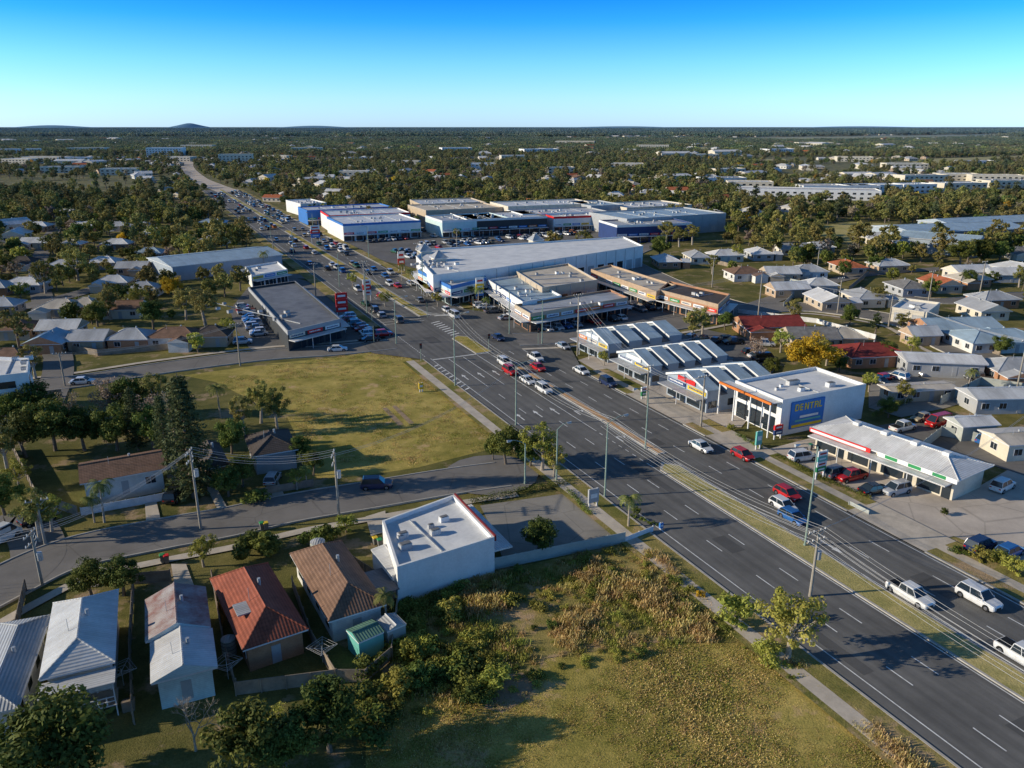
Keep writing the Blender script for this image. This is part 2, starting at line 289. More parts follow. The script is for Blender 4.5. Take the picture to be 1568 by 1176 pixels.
# painted markings
b=MB(); zm=z0+.008
def line(s0,s1,t,w=.14): rq(b,s0,s1,t-w/2,t+w/2,zm,'paint_line')
def dash(s0,s1,t,on=3,off=6,w=.14):
    s=s0
    while s<s1: line(s,min(s+on,s1),t,w); s+=on+off
for a,e in((-110,84),(118,SE)): line(a,e,1.6); 
for t in(5.2,8.75): dash(-110,60,t); dash(124,SE,t)
line(-110,14,12.2); line(60,82,5.2);line(60,82,8.75); line(30,82,12.2); dash(14,30,12.2,1,1)
for t in(20.2,23.7): dash(-110,84,t); dash(122,SE,t)
line(-110,14,16.55); line(17,80,15.4); line(17,80,17.6); line(-110,60,27.0); line(128,SE,27); line(124,SE,12.7); line(124,SE,16.2)
for t0,t1,s in((1.8,15.4,82.6),(16.8,27,122.5),): rq(b,s,s+.5,t0,t1,zm,'paint_line')
dash(86,118,1.0,.6,.6,.2); 
def arrow(s,t,dr=1,turn=0):
    def q(pp): b.face([(*R(s+dr*p[0],t+dr*p[1]),zm) for p in pp],'paint_line')
    q([(0,-.12),(0,.12),(2.4,.12),(2.4,-.12)])
    if turn: q([(2.42,-.1),(2.42,.12),(1.9,.9),(1.6,.8)]); q([(1.2,1.0),(2.3,1.3),(1.7,1.7)])
    else: q([(2.42,-.45),(2.42,.45),(3.9,0)])
for s in(24,38,52,66): arrow(s,13.8,1,1)
for s in(40,66): arrow(s,3.4); arrow(s,7); arrow(s,10.5)
for s in(-14,-44): arrow(s,18.2,-1)
for i in range(8):
    s=101+i*2.; b.face([(*R(s,13.2),zm),(*R(s+.6,13.2),zm),(*R(s+1.8,16),zm),(*R(s+1.2,16),zm)],'paint_line')
for i in range(9):
    s=60+i*2.2; b.face([(*R(s,.2),zm),(*R(s+.5,.2),zm),(*R(s+1.3,1.5),zm),(*R(s+.8,1.5),zm)],'paint_line')
for t in(119,121.5): rq(b,t,t+.2,.8,12.6,zm,'paint_line')
RB(b,'road_markings')
# ---------------------------------------------------------------- buildings
SIGNS=['wall_blue','wall_brightred','wall_white','wall_yellow','wall_green','wall_orange','wall_navy','wall_white','wall_cream','wall_white']
def shopfront(b,p,q,h,style=1,aw='metal_roof_white'):
    d=(q-p); L=d.length; d.normalize()  # outward is right of p->q  => negative local y
    n=max(1,round(L/5.)); w=L/n
    for i in range(n):
        x=i*w
        if style==1:
            b.obox(p,d,x+.35,x+w*.68,-.05,0,.35,2.5,'glass'); b.obox(p,d,x+w*.72,x+w*.94,-.06,0,.05,2.4,'glass')
            if h>3.6:
                c=random.choice(SIGNS); b.obox(p,d,x+.4,x+w-.4,-.12,-.0,3.15,min(h-.25,4.0),c)
                k='wall_white' if c not in('wall_white','wall_cream','wall_yellow') else 'wall_navy'; xx=x+.9
                while xx<x+w-1.1: lw=random.uniform(.15,.4); b.obox(p,d,xx,xx+lw,-.14,-.12,3.4,3.4+random.choice([.28,.35]),k); xx+=lw+.12
        elif style==2:
            b.obox(p,d,x+w*.2,x+w*.8,-.06,0,.05,min(3.6,h-1.2),random.choice(['wall_grey','metal_roof_grey','glass']))
            b.obox(p,d,x-.06+.1,x+.16,-.1,0,0,h-.3,'wall_grey')
        elif style==3:
            z=1.
            while z+1.3<h: b.obox(p,d,x+w*.25,x+w*.7,-.05,0,z,z+1.2,'glass'); b.obox(p,d,x+w*.22,x+w*.73,-.08,-.0,z-.12,z-.02,'frame_white'); z+=3
    if style==1:
        b.obox(p,d,.1,L-.1,-2.4,-.06,2.72,2.92,aw)
        for i in range(n+1): b.obox(p,d,max(.12,i*w-.05),min(L-.12,i*w+.05)+.0,-2.3,-2.2,0,2.72,'frame_white') if 0<i<n else None
def flat(name,pts,h,roof,wall,px=True,edges=((0,1),),par=.55,ac=4,fascia=None):
    Q=[G(*p,h) for p in pts] if px else [Vector(p) for p in pts]
    n=len(Q); b=MB(); th=.28; inn=[]
    for i in range(n):
        a=(Q[i]-Q[i-1]).normalized(); c=(Q[(i+1)%n]-Q[i]).normalized(); na=Vector((-a.y,a.x)); nc=Vector((-c.y,c.x)); m_=(na+nc); m_=m_/max(.3,m_.length_squared)*2*th; inn.append(Q[i]+m_)
    for i in range(n):
        j=(i+1)%n; zl=h-(1.0 if fascia else 0)
        b.face([(*Q[i],0),(*Q[j],0),(*Q[j],zl),(*Q[i],zl)],wall)
        if fascia: b.face([(*Q[i],zl),(*Q[j],zl),(*Q[j],h),(*Q[i],h)],fascia)
        b.face([(*Q[i],h),(*Q[j],h),(*inn[j],h),(*inn[i],h)],fascia or 'wall_white')
        b.face([(*inn[i],h),(*inn[j],h),(*inn[j],h-par),(*inn[i],h-par)],wall)
    b.face([(*p,h-par) for p in inn],roof)
    for e,st in edges: shopfront(b,Q[e],Q[(e+1)%n],h-(.0),st)
    d=(Q[1]-Q[0]); L=d.length; d=d/L; o=Q[0]
    W=abs((Q[-1]-Q[0]).dot(Vector((-d.y,d.x))))
    rr=random.Random(int(L*10+h*7)+len(name))
    for i in range(ac):
        x=rr.uniform(.15,.8)*L;y=rr.uniform(.2,.75)*W; s=rr.uniform(.4,.95)
        b.obox(o,d,x,x+s*1.6,y,y+s,h-par,h-par+.6*s+.2,rr.choice(['metal_roof_silver','wall_grey','wall_white'])); b.obox(o,d,x+.1,x+s*1.6-.1,y+.1,y+s-.1,h-par+.6*s+.2,h-par+.6*s+.28,'plastic_grey')
    if ac>2:
        for f_ in((.25,.48,.75) if L>25 else (.48,)): b.obox(o,d,L*f_,L*f_+.14,W*.1,W*.9,h-par+.03,h-par+.2,'galv_steel')
    occupy(Q,2.5); return b.build(name,(Q[0].x,Q[0].y),math.atan2(d.y,d.x))
def house(name,p0,p1,depth,h,rise,roof,wall,kind='hip',over=.5,win=True,b=None,world=False,build=True,axis=None):
    A=Vector(p0) if world else G(*p0,h); B=Vector(p1) if world else G(*p1,h)
    d=B-A; w=d.length; d.normalize(); n=Vector((-d.y,d.x)); b=b or MB(); e=h+.06
    b.obox(A,d,over,w-over,over,depth-over,0,h-.12,wall)
    b.obox(A,d,0,w,0,depth,h-.12,e,'frame_white')
    def pt(x,y,z): p=A+d*x+n*y; return (p.x,p.y,z)
    ax=axis or('x' if w>=depth else 'y')
    if ax=='x': short=depth; r0=(0 if kind=='gable' else short/2*.95); a=pt(r0,depth/2,e+rise); c=pt(w-r0,depth/2,e+rise)
    else: short=w; r0=(0 if kind=='gable' else short/2*.95); a=pt(w/2,r0,e+rise); c=pt(w/2,depth-r0,e+rise)
    c0,c1,c2,c3=pt(-.04,-.04,e+.01),pt(w+.04,-.04,e+.01),pt(w+.04,depth+.04,e+.01),pt(-.04,depth+.04,e+.01)
    g=roof if kind=='hip' else wall
    if ax=='x': b.face([c0,c1,c,a],roof); b.face([c2,c3,a,c],roof); b.face([c1,c2,c],g); b.face([c3,c0,a],g)
    else: b.face([c1,c2,c,a],roof); b.face([c3,c0,a,c],roof); b.face([c0,c1,a],g); b.face([c2,c3,c],g)
    up=Vector((0,0,.03)); b.tube(Vector(a)+up,Vector(c)+up,.09,.09,roof,5)
    if kind=='hip':
        for x,y in(((c0,a),(c1,c),(c2,c),(c3,a)) if ax=='x' else ((c0,a),(c1,a),(c2,c),(c3,c))): b.tube(Vector(x)+up,Vector(y)+up,.07,.07,roof,5)
    if win:
        base=max(0,h-2.9)
        ww=w-2*over; dd=depth-2*over
        walls=[(A+d*over+n*over,d,ww),(A+d*(w-over)+n*over,n,dd),(A+d*(w-over)+n*(depth-over),-d,ww),(A+d*over+n*(depth-over),-n,dd)]
        for k,(o,dr,L) in enumerate(walls):
            m_=max(1,int(L/3.1))
            for i in range(m_):
                x=L*(i+.5)/m_
                if k==0 and i==m_//2 : b.obox(o,dr,x-.45,x+.45,-.05,0,base+.05,base+2.05,'wall_grey'); continue
                b.obox(o,dr,x-.75,x+.75,-.05,0,base+.9,base+2.1,'frame_white'); b.obox(o,dr,x-.66,x-.04,-.075,-.05,base+.98,base+2.02,'glass'); b.obox(o,dr,x+.04,x+.66,-.075,-.05,base+.98,base+2.02,'glass')
        if h>3.8:
            for i in range(5): b.obox(A,d,over+.2+i*(ww-.5)/4,over+.35+i*(ww-.5)/4,over-.2,over-.05,0,base,'frame_white')
        b.tube(pt(w*.6,depth*.55,e+rise*.6),pt(w*.6,depth*.55,e+rise+.35),.18,.18,'galv_steel',8)
        b.tube(pt(w*.35,depth*.4,e+rise*.5),pt(w*.35,depth*.4,e+rise+.9),.03,.03,'galv_steel',5)
    occupy([A,B,B+n*depth,A+n*depth],1.5)
    if build: return b.build(name,(A.x,A.y),math.atan2(d.y,d.x))
    return A,d,n,w
# foreground houses
b=MB(); A,d,n,w=house('h',(60,1042),(176,1014),12.6,4.1,1.5,'metal_roof_silver','weatherboard',b=b,build=False)
for z in(1.2,1.65,2.1): b.obox(A,d,.2,w-.2,-2.2,-2.12,z,z+.07,'frame_white')
for i in range(9): b.obox(A,d,.2+i*(w-.5)/8,.3+i*(w-.5)/8,-2.11,-2.03,0 if i%4==0 else 1.15,2.15 if i%4 else 3.6,'frame_white')
b.obox(A,d,.15,w-.15,-2.0,.4,1.0,1.14,'timber_fence'); b.obox(A,d,.0,w,-2.4,-.01,3.62,3.72,'metal_roof_silver')
for i in range(6): b.obox(A,d,w+.1,w+1.1,-2+i*.3,-1.72+i*.3,0,.18*(6-i),'timber_fence')
b.build('weatherboard_house',(A.x,A.y),math.atan2(d.y,d.x)+math.pi/2)
b=MB(); A,d,n,w=house('h',(231,1048),(333,1022),6.3,3.3,1.1,'metal_roof_silver','weatherboard_cyan',kind='gable',b=b,build=False,axis='y')
A2=A+n*6.32+d*-.4; house('h',A2,A2+d*(w+.3),7.6,3.5,1.3,'metal_roof_rusted','weatherboard_cyan',kind='gable',b=b,build=False,world=True,axis='y')
b.build('weatherboard_house',(A.x,A.y),math.atan2(d.y,d.x)+math.pi/2)
b=MB(); A,d,n,w=house('h',(372,997),(472,964),14.4,2.9,2.0,'tile_roof_red','brickwork',b=b,build=False)
b.obox(A+n*4,d,.6,2.0,0,2.2,4.05,4.2,'metal_roof_grey')
b.build('brick_house',(A.x,A.y),math.atan2(d.y,d.x)+math.pi/2)
b=MB(); A,d,n,w=house('h',(503,953),(592,926),15,2.9,1.9,'tile_roof_brown','weatherboard',b=b,build=False)
b.obox(A+n*3,d,w,w+2.6,0,5,2.2,2.3,'metal_roof_dark')
for y in(3.1,7.8): b.obox(A,d,w+2.4,w+2.5,y,y+.1,0,2.2,'frame_white')
b.build('tiled_house',(A.x,A.y),math.atan2(d.y,d.x)+math.pi/2)
house('garden_shed',(549,985),(588,968),2.6,2.2,.4,'metal_roof_green','wall_teal',kind='gable',win=False,over=.05)
house('garden_shed',(593,968),(622,956),2.4,2.0,.3,'metal_roof_grey','metal_fence',kind='gable',win=False,over=.05)
house('metal_roof_house',(-70,1105),(28,1085),14,3.6,.7,'metal_roof_grey','weatherboard')
# white commercial building
flat('white_commercial_building',[(608,868),(757,822),(695,757),(585,797)],4.8,'membrane_roof','wall_white',edges=((1,1),(3,3)),ac=6)
house('lean_to_shed',(568,842),(600,882),3.2,3.0,.2,'metal_roof_silver','wall_white',kind='gable',over=.1,win=False)
b=MB(); A=G(757,822,4.8);B=G(695,757,4.8); d=(B-A).normalized(); b.obox(A,d,0,(B-A).length,-.25,-.03,4.2,4.95,'wall_maroon'); b.build('roof_fascia',(A.x,A.y),0)
# left side houses
house('brown_roof_house',(122,742),(254,718),8,3.6,1.2,'tile_roof_brown','weatherboard',kind='gable')
house('dark_roof_house',(386,700),(458,688),9,3.2,1.6,'tile_roof_dark','wall_grey'); house('dark_roof_house',(310,720),(352,712),9,3.2,1.6,'tile_roof_dark','brickwork_pale')
house('metal_roof_house',(-40,645),(30,632),8,3.2,1.3,'metal_roof_grey','weatherboard')
flat('apartment_building',[(-30,578),(42,570),(44,548),(-30,545)],9.5,'membrane_roof','wall_white',edges=((0,3),(1,3)))
RH=['metal_roof_white','metal_roof_silver','metal_roof_grey','tile_roof_brown','tile_roof_dark','metal_roof_blue','tile_roof_grey','metal_roof_cream']
WH=['weatherboard','wall_cream','brickwork_pale','wall_tan','brickwork','wall_grey']
def hs(u,v,wm,dm,roof=None,kind=None,yaw=None,h=2.6,wall=None,rise=1.8,name='suburban_house'):
    c=G(u,v,h); a=yaw if yaw is not None else random.choice([RY-.3,RY-.15,RY]); d=Vector((math.cos(a),math.sin(a))); n=Vector((-d.y,d.x)); A=c-d*wm/2-n*dm/2
    if name=='suburban_house' and wm>=11 and random.random()<.6:
        b=MB(); rf=roof or random.choice(RH); wl=wall or random.choice(WH); k=kind or random.choice(['hip','hip','gable'])
        house('x',A+n*0,A+d*wm,dm,h,rise,rf,wl,kind=k,world=True,b=b,build=False)
        s=random.choice([0,wm*.5]); B0=A+d*(s+.15)-n*3.2; house('x',B0,B0+d*wm*.42,3.15,h-.25,.9,rf,wl,kind='gable',world=True,b=b,build=False,over=.25,win=False,axis='y')
        return b.build(name,(A.x,A.y),a)
    return house(name,A,A+d*wm,dm,h,rise,roof or random.choice(RH),wall or random.choice(WH),kind=kind or random.choice(['hip','hip','gable']),world=True)
for u,v,wm,dm,r in [(60,370,14,9,'metal_roof_silver'),(110,373,10,9,'metal_roof_white'),(40,433,13,9,'metal_roof_white'),(-5,437,10,9,'metal_roof_grey'),(95,468,12,9,'metal_roof_cream'),(132,465,9,8,'metal_roof_cream'),(76,520,9,9,'metal_roof_blue'),(140,516,9,8,'metal_roof_grey'),(203,514,10,8,'metal_roof_grey'),(270,512,12,8,'tile_roof_brown'),(325,340,14,10,'metal_roof_blue'),(230,386,12,9,'metal_roof_blue'),(325,510,9,8,'tile_roof_dark'),(20,500,12,9,'tile_roof_brown'),(190,470,11,8,'tile_roof_brown'),(175,430,11,8,'metal_roof_silver'),(35,400,11,8,None),(160,400,11,8,'metal_roof_white'),(220,440,10,8,None),(15,545,9,7,None),(0,465,11,8,None),(205,408,11,8,'metal_roof_grey'),(130,345,12,9,'metal_roof_white'),(25,322,14,9,'metal_roof_silver'),(105,325,14,9,'metal_roof_white'),(235,355,12,9,'metal_roof_white'),(95,500,10,8,'metal_roof_silver'),(100,405,11,8,'metal_roof_silver'),(180,345,12,9,'metal_roof_grey'),(60,345,12,9,'metal_roof_white'),
  (290,312,18,10,'tile_roof_brown'),(275,325,14,10,'tile_roof_dark'),(215,345,13,9,None),(180,372,12,8,None),(330,365,12,9,'metal_roof_silver'),
  (1020,397,13,9,'metal_roof_white'),(1066,391,12,8,'metal_roof_grey'),(1110,389,13,9,'metal_roof_white'),(1162,386,12,9,'metal_roof_white'),(1212,379,13,9,'metal_roof_grey'),(1250,377,13,9,'metal_roof_white'),(1140,416,12,10,'tile_roof_brown'),(1195,416,12,9,'metal_roof_silver'),(1206,440,12,8,'metal_roof_white'),(1237,413,12,9,'metal_roof_grey'),(1298,406,13,9,'tile_roof_terra'),(1360,404,13,9,'metal_roof_silver'),(1266,456,13,9,'metal_roof_white'),(1322,452,12,9,'metal_roof_grey'),(1390,437,12,10,'tile_roof_grey'),(1440,432,12,9,'tile_roof_terra'),(1482,425,12,9,'metal_roof_cream'),(1540,418,13,9,'metal_roof_white'),(1562,385,12,9,'tile_roof_grey'),(1345,362,16,10,'metal_roof_white'),(1392,373,14,10,'metal_roof_white'),(1255,434,10,8,'metal_roof_silver'),(1520,455,12,9,'metal_roof_grey'),
  (1176,494,16,10,'tile_roof_maroon'),(1330,537,14,10,'tile_roof_maroon'),(1240,512,12,9,'tile_roof_grey'),(1462,497,19,12,'metal_roof_blue'),(1525,515,20,12,'metal_roof_blue'),(1290,512,9,8,'metal_roof_cream'),(1560,560,14,9,'metal_roof_grey'),(1410,510,8,6,'metal_roof_silver'),(1505,470,12,9,'metal_roof_grey')]:
    hs(u,v,wm,dm,r,yaw=random.choice([RY-.45,RY-.3,RY+1.2]) if u>1000 and wm<16 else random.choice([RY-.35,RY-.4]))
hs(1406,592,14,5,'metal_roof_cream','gable',RY-.3,2.4,'wall_tan',.3,'carport'); hs(1535,602,14,7,'metal_roof_silver','gable',RY-.4,3,'wall_grey',1,'workshop_shed'); hs(1488,645,7,5,'metal_roof_white','gable',RY-.3,2.8,'metal_fence',.8,'workshop_shed'); hs(1555,668,8,7,'metal_roof_cream','gable',RY-.3,3,'wall_cream',.6,'workshop_shed'); hs(1440,548,16,8,'metal_roof_white','gable',RY-.6,3.4,'wall_grey',.8,'workshop_shed')
flat('shop_building',[(1365,470),(1420,478),(1440,463),(1385,456)],4,'membrane_roof','wall_cream',edges=((0,2),),ac=3)
# strip shops and sheds, left
flat('shop_building',[(440,507),(521,488),(452,430),(380,440)],5,'dark_roof','wall_dark',edges=((0,1),(1,1)),ac=12,fascia='wall_grey')
house('long_warehouse',(262,409),(434,390),26,5,1.6,'metal_roof_blue','wall_bluegrey',kind='gable',win=False)
flat('shop_building',[(385,422),(440,412),(425,400),(375,408)],4.5,'membrane_roof','wall_white')
# shopping centre
flat('shopping_centre',[(663,421),(760,410),(985,376),(955,362),(655,381),(637,392)],8,'membrane_roof','wall_white',edges=((0,1),(1,2),(5,1)),ac=22)
flat('shopping_centre_shops',[(640,413),(690,438),(745,425),(735,412),(665,402)],6,'metal_roof_white','wall_cyan',edges=((0,1),(1,1)),fascia='wall_blue')
flat('shopping_centre_shops',[(747,428),(800,462),(860,452),(800,420)],5.5,'metal_roof_blue','wall_white',edges=((0,1),(1,1)),ac=8)
flat('shopping_centre_shops',[(790,415),(830,440),(915,428),(870,403)],6.5,'tan_roof','wall_tan',edges=((0,2),(1,2)),ac=6)
flat('shopping_centre_shops',[(788,466),(812,480),(962,455),(935,443)],5,'metal_roof_grey','brickwork',edges=((0,1),(1,1)),fascia='wall_tan',ac=5)
flat('brick_shop_row',[(905,412),(1005,446),(1035,436),(935,405)],5.5,'tan_roof','brickwork_pale',edges=((0,1),(1,1)),fascia='brickwork_pale',ac=6)
flat('brick_shop_row',[(1008,443),(1100,466),(1118,450),(1025,430)],5.5,'tile_roof_dark','brickwork',edges=((0,1),(1,1)),fascia='brickwork_pale',ac=4)
for u,v in((672,395),(650,384),(820,368)):
    hs(u,v-1,5,5,'metal_roof_grey','hip',RY,8.5,'wall_cream',2.2,'entry_tower')
# bulky goods sheds
for p0,p1,dp,h,rf,wl,fa in [((525,343),(644,337),34,8,'metal_roof_white','wall_white','wall_blue'),((503,330),(628,325),26,8,'metal_roof_white','wall_white','wall_brightred'),((470,322),(600,316),22,8,'metal_roof_silver','wall_blue','wall_blue'),((460,312),(500,310),30,7,'metal_roof_white','wall_white',None),
  ((652,322),(770,317),34,8,'tan_roof','wall_tan',None),((645,313),(745,310),34,8,'metal_roof_silver','wall_tan',None),((677,338),(780,333),26,8,'metal_roof_grey','wall_cyan','wall_white'),((716,336),(838,331),30,8,'metal_roof_silver','wall_dark','wall_white'),((778,316),(915,311),30,9,'metal_roof_white','wall_cream',None),((800,328),(930,323),24,8,'metal_roof_silver','wall_grey','wall_white'),((848,332),(930,329),22,7.5,'metal_roof_white','wall_white','wall_brightred'),
  ((960,335),(1112,326),34,9,'metal_roof_blue','wall_grey',None),((945,345),(1060,341),22,8,'metal_roof_grey','wall_navy','wall_white'),((905,315),(955,313),30,9,'metal_roof_blue','wall_grey',None),((960,318),(1060,313),30,8,'metal_roof_silver','wall_cream',None)]:
    A=G(*p0,h);B=G(*p1,h); d=(B-A).normalized(); n=Vector((-d.y,d.x)); flat('retail_warehouse',[A,B,B+n*dp,A+n*dp],h,rf,wl,px=False,edges=((0,2 if fa is None else 1),),ac=10,fascia=fa)
for p0,p1,dp in [((1400,357),(1580,350),28),((1375,363),(1500,372),18),((1460,345),(1600,338),22)]: house('long_warehouse',p0,p1,dp,6,1.8,'metal_roof_blue','wall_bluegrey',kind='gable',win=False)
for u,v,wm,dm in [(1235,290,100,22),(1290,284,60,20),(1345,283,50,18),(1150,278,36,18),(1110,272,40,18),(1420,268,45,18),(1470,266,36,18),(1530,268,45,18),(225,230,60,30),(250,226,60,30),(360,236,44,20),(60,240,70,30),(120,241,55,30),(270,240,40,25),(20,243,45,30),(550,241,40,20),(790,238,45,30),(880,216,110,40),(420,238,40,20),(1080,236,45,30),(1200,228,60,30),(700,226,60,30),(1480,280,40,18),(1555,276,45,18),(1410,282,30,18),(90,255,40,20),(180,258,36,20),(960,250,40,20),(540,262,30,18),(620,246,36,18),(740,250,30,18),(830,228,70,30),(1000,222,70,30),(300,222,70,30),(470,226,60,30),(1310,240,50,25),(1390,250,50,20),(1500,246,50,20),(15,228,90,30),(130,226,70,30),(1250,218,90,40),(1120,258,36,16),(860,256,30,16)]:
    hh=14 if (u,v)in((360,236),(250,226)) else (10 if v<230 else 7); c=G(u,v,hh); d=Vector((1,random.uniform(-.25,.35))).normalized(); n=Vector((-d.y,d.x)); A=c-d*wm/2
    flat('distant_building',[A,A+d*wm,A+d*wm+n*dm,A+n*dm],hh,random.choice(['membrane_roof','metal_roof_cream','metal_roof_white']),random.choice(['wall_white','wall_cream','wall_cream']),px=False,edges=((0,3),),ac=3)
    occupy([A-Vector((0,30)),A+d*wm-Vector((0,30)),A+d*wm,A],0)
def units(s0,s1,t0,t1,n,h,sign):
    b=MB(); dt=(t1-t0)/n; sm=(s0+s1)/2; q=lambda s,t,z:(*R(s,t),z)
    for i in range(n):
        a=t0+i*dt; e=a+dt; g=a+dt*.62
        for x,y,top in((a,g,h),(g,e,h-1.1)):
            zp=top+(1.8 if top==h else .9)
            b.face([q(s0,x,0),q(s1,x,0),q(s1,x,top),q(sm,x,zp),q(s0,x,top)],'wall_bluegrey')
            b.face([q(s0,y,0),q(s1,y,0),q(s1,y,top),q(sm,y,zp),q(s0,y,top)],'wall_bluegrey')
            for sa in(s0,s1): b.face([q(sa,x,0),q(sa,y,0),q(sa,y,top),q(sa,x,top)],'wall_bluegrey')
            rm='metal_roof_blue' if top==h else 'metal_roof_dark'; o_=.3 if top==h else 0
            for sa in(s0,s1):
                sg=-1 if sa==s0 else 1
                P1=[q(sa+sg*.25,x-o_,top-.1),q(sm,x-o_,zp),q(sm,y,zp),q(sa+sg*.25,y,top-.1)]; b.hexa(P1,[(p[0],p[1],p[2]+.18) for p in P1],rm)
            if top==h:
                for sg,sa in((-1,s0),(1,s1)): b.face([q(sa+sg*.25,x-o_-.02,top-.35),q(sm,x-o_-.02,zp-.2),q(sm,x-o_-.02,zp+.22),q(sa+sg*.25,x-o_-.02,top+.12)],'wall_white')
    p=R(s1,t0);qq=R(s0,t0); shopfront(b,p,qq,h-.3,1,aw='metal_roof_grey')
    m0=R(sm+2.6,t0); dd=(qq-p).normalized(); b.obox(m0,dd,0,5.2,-.2,-.13,h-.2,h+.7,sign)
    for i in range(n):
        o_=R(s0,t0+i*dt); b.obox(o_,P,.4,dt*.5,-.05,0,.9,2.2,'glass')
    occupy([R(s0,t0),R(s0,t1),R(s1,t1),R(s1,t0)],2); b.build('retail_unit_building',tuple(R(s0,t0)),RY)
units(64,77,36,58,4,4.4,'wall_white'); units(46.5,58.5,35,56,5,4.2,'wall_white'); units(29,41,35,53,4,4.4,'wall_brightred')
def dental():
    h=6.6
    flat('medical_building',[R(14.8,39),R(14.8,58.5),R(26.5,58.5),R(26.5,39)],h,'membrane_roof','wall_white',px=False,edges=((3,3),),ac=6)
    b=MB()
    b.obox(R(14.8,39),P,2.0,9.5,-.3,-.03,1.0,5.8,'wall_blue'); b.obox(R(14.8,39),P,2.3,9.2,-.34,-.3,1.2,1.7,'wall_yellow'); 
    b.obox(R(14.8,39),P,3.0,8.8,-.34,-.3,2.2,2.5,'wall_teal'); b.obox(R(14.8,39),P,4.0,8.2,-.34,-.3,2.8,3.2,'wall_white')
    x=2.7
    for ch in 'DENTAL': # block letters
        o=R(14.8,39); z=4.2; W=.85; Hh=1.2; st=.2
        def bar(x0,x1,za,zb): b.obox(o,P,x+x0,x+x1,-.36,-.3,z+za,z+zb,'wall_yellow')
        bar(0,st,0,Hh) if ch!='T' else bar(W/2-.1,W/2+.1,0,Hh-st)
        if ch in'DA': bar(W-st,W,0 if ch=='A' else .15,Hh-.15)
        if ch=='N':
            bar(W-st,W,0,Hh)
            for k in range(5): bar(st+k*.09,st+k*.09+.09,Hh-.36-k*.2,Hh-.04-k*.2)
        if ch in'DETA': bar(st if ch!='T' else 0,W-.2 if ch!='T' else W,Hh-st,Hh)
        if ch in'DEL': bar(st,W-.2,0,st)
        if ch in'EA': bar(st,W-.2,.5,.7)
        x+=1.1
    b.build('advertising_sign',tuple(R(14.8,39)),RY)
    b=MB(); b.obox(R(28,36.6),P,0,.3,-13,0,5.9,6.3,'wall_orange')
    b.obox(R(28,36.6),P,.31,2.3,-13,0,6.05,6.15,'metal_roof_white')
    for s in(0,-4,-8,-12.7): b.obox(R(28,36.6),P,.1,.3,s-.2,s,0,5.88,'wall_white')
    for k in range(3): b.obox(R(26.3,39),P,-.08,0,-3.5-k*3.4,-.8-k*3.4,.2,3.0,'glass'); b.obox(R(26.3,39),P,-.08,0,-3.5-k*3.4,-.8-k*3.4,3.7,5.7,'glass')
    b.build('entry_portico',tuple(R(28,36.6)),RY)
dental()
b=MB(); A,d,n,w=house('h',(1240,655),(1468,737),9.5,3.6,1.3,'metal_roof_white','wall_cream',b=b,build=False,over=.8,win=False)
p=A+d*.8+n*.8; shopfront(b,p,p+d*(w-1.6),3.2,1,'metal_roof_white')
b.obox(A,d,.1,w*.45,-.12,-.02,3.05,3.75,'wall_brightred'); b.obox(A,d,.3,w*.42,-.14,-.12,3.15,3.55,'wall_white'); b.obox(A,d,w*.5,w-.1,-.12,-.02,3.05,3.75,'wall_white')
for i in range(3): b.obox(A,d,w*(.55+.15*i),w*(.63+.15*i),-.14,-.12,3.15,3.65,'wall_green')
for i in range(4): b.obox(A,d,w*(.2+.2*i),w*(.2+.2*i)+1,4,5,4.9,5.4,'wall_white')
b.build('shop_strip',(A.x,A.y),math.atan2(d.y,d.x))
# small yard objects
def drop(b,name,u,v,z=.02,yaw=0):
    p=G(u,v); o=bpy.data.objects.new(name,b.mesh(name)); o.location=(p.x,p.y,z); o.rotation_euler=(0,0,yaw); col.objects.link(o)
for u,v,r,h in((352,1000,.7,1.7),(488,850,.9,1.9),(268,735,1.,2.0),(1470,655,1.1,2)):
    b=MB(); b.tube((0,0,0),(0,0,h),r,r,'metal_fence' if r<1 else 'wall_cream',18); b.tube((0,0,h),(0,0,h+.2),r*.98,.25,'metal_roof_grey',18)
    for k in range(4): b.tube((0,0,.25+k*.42),(0,0,.31+k*.42),r+.025,r+.025,'plastic_grey',18)
    drop(b,'rainwater_tank',u,v)
for u,v,yw in((190,1050,0),(350,1040,.4),(495,1015,.2),(1450,600,.2)):
    b=MB(); b.tube((0,0,0),(0,0,1.9),.04,.03,'galv_steel',8)
    for k in range(4):
        a=k*1.5708+yw; b.tube((0,0,1.6),(math.cos(a)*1.5,math.sin(a)*1.5,1.95),.025,.02,'galv_steel',5)
        for q in(.5,.8,1.): a2=a+1.5708; b.tube((math.cos(a)*1.5*q,math.sin(a)*1.5*q,1.6+.35*q),(math.cos(a2)*1.5*q,math.sin(a2)*1.5*q,1.6+.35*q),.01,.01,'frame_white',4)
    drop(b,'clothes_hoist',u,v)
for u,v,c in((250,862,'wall_green'),(256,863,'wall_brightred'),(402,812,'wall_green'),(575,835,'wall_yellow'),(582,838,'wall_green'),(130,880,'wall_green'),(770,838,'wall_green'),(1240,690,'wall_green'),(408,812,'wall_yellow')):
    b=MB(); b.hexa([(-.22,-.25,.08),(.22,-.25,.08),(.22,.25,.08),(-.22,.25,.08)],[(-.3,-.33,1.0),(.3,-.33,1.0),(.3,.33,1.0),(-.3,.33,1.0)],'plastic_grey'); b.hexa([(-.32,-.36,1.0),(.32,-.36,1.0),(.32,.36,1.0),(-.32,.36,1.0)],[(-.28,-.3,1.1),(.28,-.3,1.1),(.28,.3,1.1),(-.28,.3,1.1)],c); b.tube((-.28,.3,.1),(.28,.3,.1),.1,.1,'tyre',8); drop(b,'wheelie_bin',u,v,.1,.5)
